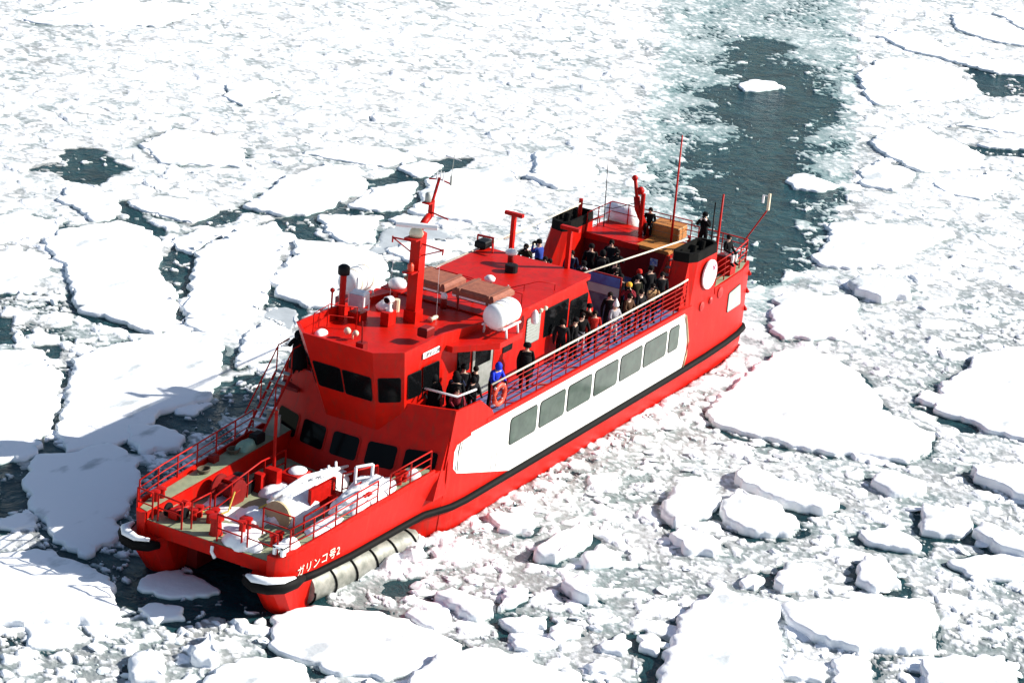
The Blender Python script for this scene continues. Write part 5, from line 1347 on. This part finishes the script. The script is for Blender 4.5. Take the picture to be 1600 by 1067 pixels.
h = snow_blob('snow_heap', (28.6, 2.0, 1.71), (.8, .5, 1.05), 64, 'hummock of snow inside the port bow walkway', amp=.35)
h = snow_blob('snow_heap', (31.9, 2.72, 2.28), (1.1, .42, .28), 65, 'low drift of snow on the port walkway near the bow name', amp=.4)
h = snow_blob('snow_heap', (34.35, 1.15, 1.99), (.42, .75, .42), 66, 'heap of snow at the middle of the bow rail', amp=.35)
h = snow_blob('snow_heap', (34.1, 2.75, 2.26), (.38, .32, .45), 67, 'lump of snow on the port bow corner', amp=.3)
h = snow_blob('snow_heap', (27.1, 3.0, 2.6), (.35, .3, .26), 68, 'small snow lump at the aft end of the port bow rail', amp=.3)
h = snow_blob('snow_heap', (32.3, -.6, 1.715), (1.0, 1.1, .07), 69, 'thin snow lying on the well deck behind the cross beam', amp=.5)
h = snow_blob('snow_heap', (26.2, -1.65, 6.41), (.3, .2, .16), 70, 'small heap of snow in the corner of the wheelhouse roof', amp=.4)
h = snow_blob('snow_heap', (30.6, -2.05, 1.715), (1.5, .33, .08), 71, 'thin snow strip along the starboard side of the well deck', amp=.5)
tp = snow_blob('tarpaulin', (28.75, -2.85, 2.54), (.55, .3, .3), 72, 'pale green tarpaulin bundled on the starboard bow walkway', amp=.45, m=mat('green_tarpaulin', (.22, .36, .27), .7))
tp['category'] = 'tarpaulin'
h = snow_blob('snow_heap', (33.5, .2, 1.995), (.5, .9, .06), 73, 'trodden thin snow on the cross deck beside the capstan', amp=.6)
h = snow_blob('snow_heap', (31.9, -.1, 1.71), (.7, .6, .35), 74, 'small snow mound at the front of the buried machinery', amp=.5)
h = snow_blob('snow_heap', (29.6, -.9, 1.71), (.6, .45, .3), 75, 'snow mound beside the red hatch box', amp=.5)
# rimed boom lying over the heap
bm_ = empty('rimed_boom', (30.9, .35, 2.42)); tag(bm_, 'lattice boom white with rime lying over the snow heap', 'boom')
for y, z in ((-.16, 0), (.16, 0), (0, .22)):
    mb = MB(); mb.poly([(.7, y, z - .1), (-1.2, y, z + .02), (-3.5, y + .2, z - .25)], .07, 7, rad=[.09, .1, .05]); mb.build('chord', ICING, bm_, smooth=True)
for k in range(8):
    x = .3 - .45 * k
    MB().tube((x, -.16, 0), (x - .2, .16, 0), .045).tube((x, .16, 0), (x - .2, 0, .22), .045).build('lacing', ICING, bm_)
fr = empty('rimed_stand', (29.0, 1.9, 2.3)); tag(fr, 'small square metal frame coated in rime beside the port walkway', 'frame')
MB().box((0, 0, .45), (.08, .08, 1.0)).box((-.5, .35, .5), (.08, .08, 1.0)).build('upright', ICING, fr)
MB().poly([(0, 0, .95), (-.5, .35, 1.0)], .05).poly([(0, 0, .5), (-.5, .35, .55)], .05).build('crosspiece', ICING, fr)
for i, (x, y, z) in enumerate(((28.9, -1.35, 2.75), (29.1, -1.45, 2.6))):
    pass

# ------------------------------------------------------------------ loose gear carried on the ship
def canister(loc, label, rz=0.0):
    t = empty('life_raft_canister', loc, rz)
    tag(t, label, 'life raft', 'life raft canisters on the wheelhouse roof')
    prof = [(.05, -.95), (.32, -.93), (.46, -.85), (.53, -.7), (.53, -.03), (.56, -.02), (.56, .02), (.53, .03), (.53, .7), (.46, .85), (.32, .93), (.05, .95)]
    MB().lathe((0, 0, .85), prof, 'X', 26).build('shell', WHITEM, t, smooth=True, crease=50)
    for x in (-.45, .45): MB().lathe((x, 0, .85), [(.545, -.03), (.545, .03)], 'X', 26).build('strap', CREAM, t)
    for x in (-.5, .5):
        MB().poly([(x, -.55, .0), (x, -.5, .45), (x, -.2, .28), (x, .2, .28), (x, .5, .45), (x, .55, .0)], .055, 7).build('cradle_leg', WHITEM, t, smooth=True)
    for y in (-.5, .5): MB().tube((-.75, y, .42), (.75, y, .42), .045).build('cradle_bar', WHITEM, t)
    t.scale = (.80, .86, .86)
    return t
canister((21.65, 2.95, 6.39), 'white life raft canister on the port side of the wheelhouse roof')
canister((22.2, -2.85, 6.39), 'white life raft canister on the starboard side behind the black-capped post')

def life_float(loc, label, rz=0.0):
    t = empty('life_float', loc, rz); tag(t, label, 'life float', 'life floats on the roof')
    MB().box((0, 0, .72), (1.5, 1.75, .34), bev=.10).build('float_body', BROWN, t)
    for y in (-.62, .62): MB().box((.0, y, .73), (1.53, .12, .36)).build('strap', mat('dark_brown_strap', (.22, .08, .05), .8), t)
    MB().box((.72, 0, .60), (.08, 1.7, .07)).build('edge_batten', WHITEM, t)
    for x in (-.55, .55):
        for y in (-.7, .7): MB().tube((x, y, 0), (x, y, .56), .04).build('stand_leg', REDDK, t)
    MB().box((0, 0, .5), (1.2, 1.5, .06)).build('stand_top', BLACKM, t)
life_float((20.4, -.65, 6.45), 'brown life float behind the mast, starboard of centre')
life_float((20.3, 1.35, 6.45), 'brown life float beside the port life raft canister')
# lifebuoy on the promenade rail
lb = empty('lifebuoy', (22.45, 3.56, 4.42)); tag(lb, 'orange ring lifebuoy hung on the port promenade rail', 'lifebuoy')
MB().poly([(.36 * math.cos(t), 0, .36 * math.sin(t)) for t in np.linspace(0, 2 * math.pi, 24, endpoint=False)], .09, 10, closed=True).build('ring', RING, lb, smooth=True)
for k in range(4):
    t = math.pi / 4 + k * math.pi / 2
    MB().lathe((.36 * math.cos(t), 0, .36 * math.sin(t)), [(.097, -.04), (.097, .04)], 'Y', 10).build('band', WHITEM, lb)
# wooden crates by the aft crane
def crate(loc, d, label):
    t = empty('wooden_crate', loc); tag(t, label, 'crate', 'orange wooden crates aft')
    MB().box((0, 0, d[2] / 2), (d[0] - .02, d[1] - .02, d[2] - .02)).build('crate_core', TAN, t)
    n = 6
    for k in range(n):
        w_ = d[1] / n
        MB().box((0, -d[1] / 2 + w_ * (k + .5), d[2] + .012), (d[0] + .04, w_ * .93, .03)).build('plank', ORANGE, t)
    for sx in (-1, 1):
        for k in range(2): MB().box((sx * (d[0] / 2 + .012), 0, d[2] * (.27 + .46 * k)), (.024, d[1], d[2] * .40)).build('plank', ORANGE, t)
    for sy_ in (-1, 1):
        for k in range(2): MB().box((0, sy_ * (d[1] / 2 + .012), d[2] * (.27 + .46 * k)), (d[0], .024, d[2] * .40)).build('plank', ORANGE, t)
crate((4.55, .75, 4.99), (1.5, 1.5, .12), 'low orange wooden crate top on the aft deckhouse under the stay')
crate((3.3, .45, 5.1), (.8, 1.3, .55), 'orange wooden crate beside the tall red antenna')
MB_ = None
# ------------------------------------------------------------------ people
def pose_joints(pose):
    J = {}; E = []
    def j(n, p, r): J[n] = (Vector(p), r)
    lean = {'stand': .02, 'rail': .10, 'camera': .06, 'lean': .34, 'sit': .05, 'bag': .05}[pose]
    seat = pose == 'sit'
    base = .50 if seat else .94
    up = lambda h: (lean * h * 1.0, base + h)
    x, z = up(0); j('pelvis', (x, 0, z), .155)
    x, z = up(.17); j('waist', (x, 0, z), .150)
    x, z = up(.36); j('chest', (x, 0, z), .175)
    x, z = up(.49); j('neckb', (x, 0, z), .115)
    hx, hz = up(.55); j('neck', (hx + .005, 0, hz), .06)
    hx, hz = up(.64); j('head', (hx + .02, 0, hz), .096)
    hx2, hz2 = up(.735); j('crown', (hx2 + .01, 0, hz2), .078)
    j('nose', (hx + .125, 0, hz + .0), .014)
    E += [('pelvis', 'waist'), ('waist', 'chest'), ('chest', 'neckb'), ('neckb', 'neck'), ('neck', 'head'), ('head', 'crown'), ('head', 'nose')]
    for s, t in ((1, 'L'), (-1, 'R')):
        sx, sz = up(.43)
        j('sh' + t, (sx, s * .20, sz), .088)
        if pose in ('stand', 'bag'):
            el = Vector((sx - .03, s * .27, sz - .28)); wr = Vector((sx + .06, s * .28, sz - .53)); hd = Vector((.03, 0, -1))
        elif pose == 'rail':
            el = Vector((sx + .06, s * .29, sz - .25)); wr = Vector((sx + .30, s * .22, sz - .36)); hd = Vector((1, -s * .3, -.2))
        elif pose == 'lean':
            el = Vector((sx + .12, s * .28, sz - .26)); wr = Vector((sx + .34, s * .12, sz - .28)); hd = Vector((.8, -s * .6, 0))
        elif pose == 'camera':
            el = Vector((sx + .16, s * .27, sz - .16)); wr = Vector((sx + .24, s * .11, sz + .10)); hd = Vector((.35, -s * .4, .8))
        else:
            el = Vector((sx + .04, s * .27, sz - .25)); wr = Vector((sx + .26, s * .16, sz - .34)); hd = Vector((1, -s * .4, -.2))
        hd.normalize()
        j('el' + t, el, .068); j('wr' + t, wr, .046)
        pm = wr + hd * .06; j('pa' + t, pm, .036)
        E += [('chest', 'sh' + t), ('sh' + t, 'el' + t), ('el' + t, 'wr' + t), ('wr' + t, 'pa' + t)]
        side = hd.cross(Vector((0, 0, 1)));
        if side.length < .2: side = Vector((1, 0, 0))
        side.normalize(); curl = hd.cross(side)
        for k, (ln, o) in enumerate(((.062, -.030), (.072, -.010), (.068, .011), (.052, .031))):
            a = pm + hd * .045 + side * o; b = a + hd * ln * .6 + curl * .018; 
            j('f%d%s' % (k, t), a, .0115); j('g%d%s' % (k, t), b, .010)
            E += [('pa' + t, 'f%d%s' % (k, t)), ('f%d%s' % (k, t), 'g%d%s' % (k, t))]
        th = pm + side * (-.05) + hd * .02; j('th' + t, th, .013); E.append(('pa' + t, 'th' + t))
        if seat:
            j('hip' + t, (.03, s * .10, .48), .105); kn = (.44, s * .13, .50); an = (.40, s * .13, .09)
        else:
            j('hip' + t, (0, s * .095, .86), .108); kn = (.03 + (.06 if s > 0 else -.01), s * .11, .49); an = (-.01 + (.08 if s > 0 else -.04), s * .12, .095)
        j('kn' + t, kn, .076); j('an' + t, an, .058)
        j('to' + t, (an[0] + .17, an[1] + s * .02, .055), .048)
        E += [('pelvis', 'hip' + t), ('hip' + t, 'kn' + t), ('kn' + t, 'an' + t), ('an' + t, 'to' + t)]
    return J, E

def person_mesh(pose):
    J, E = pose_joints(pose); names = list(J); ix = {n: i for i, n in enumerate(names)}
    me = bpy.data.meshes.new('person'); me.from_pydata([tuple(J[n][0]) for n in names], [(ix[a], ix[b]) for a, b in E], []); me.update()
    o = bpy.data.objects.new('person', me); COL.objects.link(o)
    sk = o.modifiers.new('skin', 'SKIN'); sk.use_smooth_shade = True
    d = me.skin_vertices[0].data
    for n in names:
        r = J[n][1]
        d[ix[n]].radius = (r, r); d[ix[n]].use_root = (n == 'pelvis')
    for n in ('pelvis', 'waist', 'chest'): d[ix[n]].radius = (J[n][1] * .82, J[n][1] * 1.15)
    ss = o.modifiers.new('sub', 'SUBSURF'); ss.levels = 1; ss.render_levels = 1
    dg = bpy.context.evaluated_depsgraph_get(); dg.update()
    out = bpy.data.meshes.new_from_object(o.evaluated_get(dg))
    bpy.data.objects.remove(o)
    # which cloth covers each face: nearest bone decides
    segs = []
    for a, b in E:
        k = 0
        if {a, b} & {'head', 'crown', 'nose', 'neck'}: k = 2
        elif a[:2] in ('pa',) or b[:2] in ('pa',) or a[0] in 'fg' or b[0] in 'fg' or b[:2] == 'th': k = 4
        elif b[:2] == 'to': k = 3
        elif a[:3] == 'hip' or b[:3] == 'hip' or (a[:2] == 'kn'): k = 1
        segs.append((np.array(J[a][0]), np.array(J[b][0]), k))
    nP = len(out.polygons); cen = np.empty(nP * 3); out.polygons.foreach_get('center', cen); cen = cen.reshape(-1, 3)
    best = np.full(nP, 9.0); mi = np.zeros(nP, int)
    for a, b, k in segs:
        ab = b - a; t = np.clip(((cen - a) @ ab) / (ab @ ab), 0, 1); dd = np.linalg.norm(cen - a - t[:, None] * ab, axis=1)
        n = dd < best; best[n] = dd[n]; mi[n] = k
    mi[(mi == 1) & (cen[:, 2] < .20)] = 3
    out.polygons.foreach_set('material_index', mi.astype(np.int32)); out.polygons.foreach_set('use_smooth', np.ones(nP, bool))
    out.name = 'person'
    return out, J

PM = {p: person_mesh(p) for p in ('stand', 'rail', 'camera', 'lean', 'sit')}
def cloth(n, c, r=.85): return mat('cloth_' + n, c, r, var=.12, scale=9, spec=.08)
CL = {'black': cloth('black', (.007, .007, .008)), 'navy': cloth('navy', (.012, .016, .04)), 'blue': cloth('blue', (.02, .05, .62), .6), 'grey': cloth('grey', (.34, .33, .36)),
      'tan': cloth('tan', (.36, .22, .11)), 'brown': cloth('brown', (.07, .035, .02)), 'red': cloth('red', (.42, .02, .015)), 'plaid': cloth('plaid', (.20, .02, .03)),
      'yellow': cloth('yellow', (.75, .42, .05)), 'white': cloth('white', (.75, .75, .74)), 'charcoal': cloth('charcoal', (.014, .014, .016)), 'olive': cloth('olive', (.022, .022, .013)),
      'skin': mat('skin', (.52, .32, .23), .6, var=.05), 'hair': cloth('hair', (.012, .009, .008)), 'orange': cloth('orange', (.6, .16, .03)), 'midblue': cloth('midblue', (.03, .06, .30))}
for m, J in PM.values():
    for _ in range(5): m.materials.append(CL['black'])

def person(label, x, y, z, face, pose, jacket, trousers, head=('hat', 'black'), coat=False, sc=1.0, gloves='black', skin='skin', pack=None):
    me, J = PM[pose]
    o = bpy.data.objects.new('person', me); COL.objects.link(o)
    o.location = (x, y, z); o.rotation_euler = (0, 0, math.radians(face)); o.scale = (sc, sc, sc)
    tag(o, label, 'person', 'passengers on deck')
    for i, c in enumerate((jacket, trousers, skin, 'black', gloves)):
        o.material_slots[i].link = 'OBJECT'; o.material_slots[i].material = CL[c]
    hp = J['head'][0]; kind, hc = head
    if kind in ('hat', 'cap'):
        mb = MB().lathe((hp.x, 0, hp.z + .03), [(.117, -.01), (.122, .03), (.115, .09), (.08, .135), (.02, .15)], 'Z', 14)
        if kind == 'cap': mb.box((hp.x + .13, 0, hp.z + .03), (.10, .14, .015))
        mb.build('hat', CL[hc], o, smooth=True, crease=50)
    elif kind == 'point':
        MB().lathe((hp.x, 0, hp.z + .02), [(.125, -.02), (.128, .03), (.11, .10), (.06, .20), (.015, .30)], 'Z', 14).build('hat', CL[hc], o, smooth=True)
    elif kind == 'hood':
        MB().ball((hp.x - .025, 0, hp.z + .01), .138, 14, 10, sc=(.98, .95, 1.15)).build('hood', CL[hc], o, smooth=True)
    else:
        MB().ball((hp.x - .018, 0, hp.z + .04), .112, 14, 10, sc=(1, 1, 1.0)).build('hair', CL[hc], o, smooth=True)
    MB().ball((hp.x + .098, .034, hp.z + .015), .011, 6, 4).ball((hp.x + .098, -.034, hp.z + .015), .011, 6, 4).build('eyes', CL['black'], o)
    if coat and pose != 'sit':
        c = J['chest'][0]
        MB().lathe((.0, 0, 0), [(.30, .50), (.29, .60), (.25, .85), (.215, 1.05), (.205, 1.22), (.16, 1.30)], 'Z', 16).build('coat', CL[jacket], o, smooth=True)
        oo = o.children[-1]; oo.scale = (.95, 1.22, 1); oo.location = (.02, 0, 0)
    if pose == 'camera':
        MB().box((hp.x + .20, 0, hp.z), (.09, .14, .09), bev=.015).build('camera', CL['charcoal'], o)
    if pack:
        MB().box((-.26, 0, 1.2), (.20, .32, .46), bev=.07).build('backpack', CL[pack], o)
    return o

D = 3.63
# promenade, port side
person('person in a long black coat and black cap standing alone on the port promenade', 19.55, 2.95, D, 35, 'stand', 'black', 'black', ('cap', 'black'), coat=True, sc=1.04)
person('person in a bright blue hooded jacket leaning on the port rail', 21.95, 2.98, D, 75, 'lean', 'blue', 'black', ('hood', 'blue'), sc=1.03)
person('person in a black hooded coat nearest the wheelhouse, at the forward port rail', 24.55, 2.05, D, 30, 'rail', 'black', 'black', ('hood', 'black'), coat=True, sc=1.04)
person('tall dark-haired person in black behind the hooded one beside the wheelhouse', 23.9, 2.55, D, 60, 'camera', 'navy', 'black', ('hair', 'hair'), sc=1.07)
person('person in a dark red plaid jacket at the forward port corner', 24.5, 3.0, D, 50, 'rail', 'plaid', 'charcoal', ('hair', 'hair'), sc=.90)
person('short person in a round black hood left of the blue jacket', 23.35, 2.95, D, 60, 'rail', 'charcoal', 'black', ('hood', 'black'), sc=.92)
person('person in black with a backpack in front of the grey door', 22.6, 2.6, D, 140, 'stand', 'black', 'charcoal', ('hair', 'hair'), sc=.96, pack='charcoal')
person('person in black on the starboard bridge wing above the ladder', 25.55, -2.98, 4.04, 15, 'camera', 'black', 'black', ('hood', 'black'), coat=True, sc=1.14)
# beside the upper cabin
person('person in black beside the cabin window on the port promenade', 15.75, 2.85, D, 100, 'stand', 'black', 'black', ('hat', 'black'))
person('person with grey trousers beside the cabin doorway', 15.05, 2.75, D, 60, 'rail', 'black', 'grey', ('hair', 'hair'), sc=1.02)
person('person with red on the jacket at the aft corner of the cabin', 14.35, 2.95, D, 40, 'stand', 'red', 'black', ('hair', 'hair'), sc=.98)
person('person in dark brown behind the red jacket at the cabin corner', 14.0, 2.5, D, 180, 'stand', 'brown', 'black', ('hat', 'black'))
# aft deck, port
person('person in a pale grey jacket and pointed white hat at the port rail', 12.95, 3.05, D, 70, 'rail', 'grey', 'grey', ('point', 'white'), sc=.98)
person('person in a black jacket behind the pointed white hat', 12.2, 2.45, D, 40, 'stand', 'black', 'black', ('hair', 'hair'), sc=1.02)
person('person in a red and brown jacket with a yellow hat on the aft deck', 10.7, 2.5, D, 20, 'camera', 'plaid', 'black', ('hat', 'yellow'), sc=1.03)
person('person in dark clothes at the rail right of the yellow hat', 10.9, 3.1, D, 80, 'rail', 'charcoal', 'black', ('hair', 'hair'))
person('person in a tan jacket at the aft port rail', 9.75, 3.05, D, 60, 'camera', 'tan', 'black', ('hair', 'hair'), sc=.96)
person('person in black with a red hat on the aft deck', 8.9, 2.0, D, 30, 'camera', 'black', 'black', ('hat', 'red'), sc=1.02, gloves='white')
person('person in black close against the port funnel', 8.3, 2.75, D, 45, 'stand', 'charcoal', 'black', ('hair', 'hair'), sc=.98)
person('person in olive between the red hat and the tan jacket', 9.55, 2.25, D, 60, 'stand', 'olive', 'black', ('hat', 'black'))
# aft deck, middle and starboard
person('tall person in black at the back of the dark crowd amidships', 7.6, -.9, D, 25, 'stand', 'black', 'black', ('hat', 'black'), sc=1.06)
person('person in black in front of the aft deckhouse wall', 7.2, .1, D, 30, 'camera', 'charcoal', 'black', ('hair', 'hair'), sc=1.02)
person('person in black at the left of the dark crowd amidships', 8.7, -1.2, D, 20, 'stand', 'navy', 'black', ('hair', 'hair'), sc=1.02)
person('person in black with a white glove in the dark crowd', 9.5, -.2, D, 30, 'camera', 'black', 'black', ('hat', 'black'), gloves='white')
person('person in black at the right of the dark crowd amidships', 8.5, .7, D, 50, 'stand', 'black', 'charcoal', ('hair', 'hair'))
person('person in brown at the front of the dark crowd near the roof edge', 10.3, .3, D, 30, 'stand', 'brown', 'black', ('hair', 'hair'), sc=.98)
person('person in a black jacket left of the starboard funnel', 9.3, -3.0, D, 20, 'camera', 'olive', 'black', ('hair', 'hair'), sc=1.02)
person('person in a blue jacket and black cap beside the starboard funnel', 8.6, -2.75, D, -100, 'camera', 'midblue', 'black', ('cap', 'black'), sc=1.04)
person('person crouched low in black before the starboard funnel', 9.0, -2.0, D, 10, 'sit', 'black', 'charcoal', ('hair', 'hair'))
person('person in navy at the far left of the aft crowd by the stay post', 10.2, -1.6, D, 30, 'stand', 'navy', 'black', ('hair', 'hair'), sc=1.02)
person('person in charcoal behind the crowd, close to the deckhouse wall', 6.4, -.6, D, 30, 'stand', 'charcoal', 'black', ('hair', 'hair'), sc=1.05)
person('person in black with a backpack in the middle of the dark crowd', 7.9, -.2, D, 200, 'stand', 'black', 'black', ('hood', 'black'), sc=1.05, pack='charcoal')
person('person in olive just below the pale stay', 9.4, 1.2, D, 40, 'camera', 'olive', 'black', ('hair', 'hair'), sc=1.02)
person('person in brown between the yellow hat and the pointed white hat', 11.7, 3.0, D, 80, 'rail', 'brown', 'black', ('hair', 'hair'), sc=1.0)
person('person in a black hood right behind the yellow hat', 10.1, 1.8, D, 30, 'stand', 'black', 'black', ('hood', 'black'), sc=1.05)
person('person in charcoal between the red hat and the port funnel', 8.2, 2.15, D, 60, 'stand', 'charcoal', 'charcoal', ('hat', 'black'), sc=1.02)
person('person in black beneath the cabin roof edge on the port promenade', 16.35, 2.65, D, 200, 'stand', 'charcoal', 'black', ('hair', 'hair'), sc=1.03)
person('person in black behind the plaid jacket at the forward port corner', 24.15, 2.75, D, 30, 'stand', 'black', 'black', ('hood', 'black'), coat=True, sc=1.06)
person('person in charcoal between the black hood and the backpack by the grey door', 23.0, 2.35, D, 40, 'stand', 'charcoal', 'black', ('hat', 'black'), sc=1.02)
# right aft
person('person in black photographing beside the port funnel top', 3.1, 1.98, 4.66, 10, 'camera', 'black', 'black', ('hat', 'black'), sc=1.05, gloves='white')
person('person with white trousers sitting at the port stern rail', 2.7, 2.95, 4.35, 80, 'sit', 'black', 'white', ('hair', 'hair'), sc=1.0)
person('person in black sitting by the orange crates', 3.55, -.35, 5.1, 20, 'sit', 'black', 'black', ('hair', 'hair'), sc=.9)
st = empty('bollard_seat', (2.7, 2.95, 3.9)); tag(st, 'low red deck locker under the seated person at the stern', 'locker')
MB().box((-.08, 0, .37), (.5, .7, .74), bev=.03).build('locker_box', REDM, st)
MB().box((-.08, 0, .77), (.54, .74, .06), bev=.02).build('locker_lid', REDDK, st)
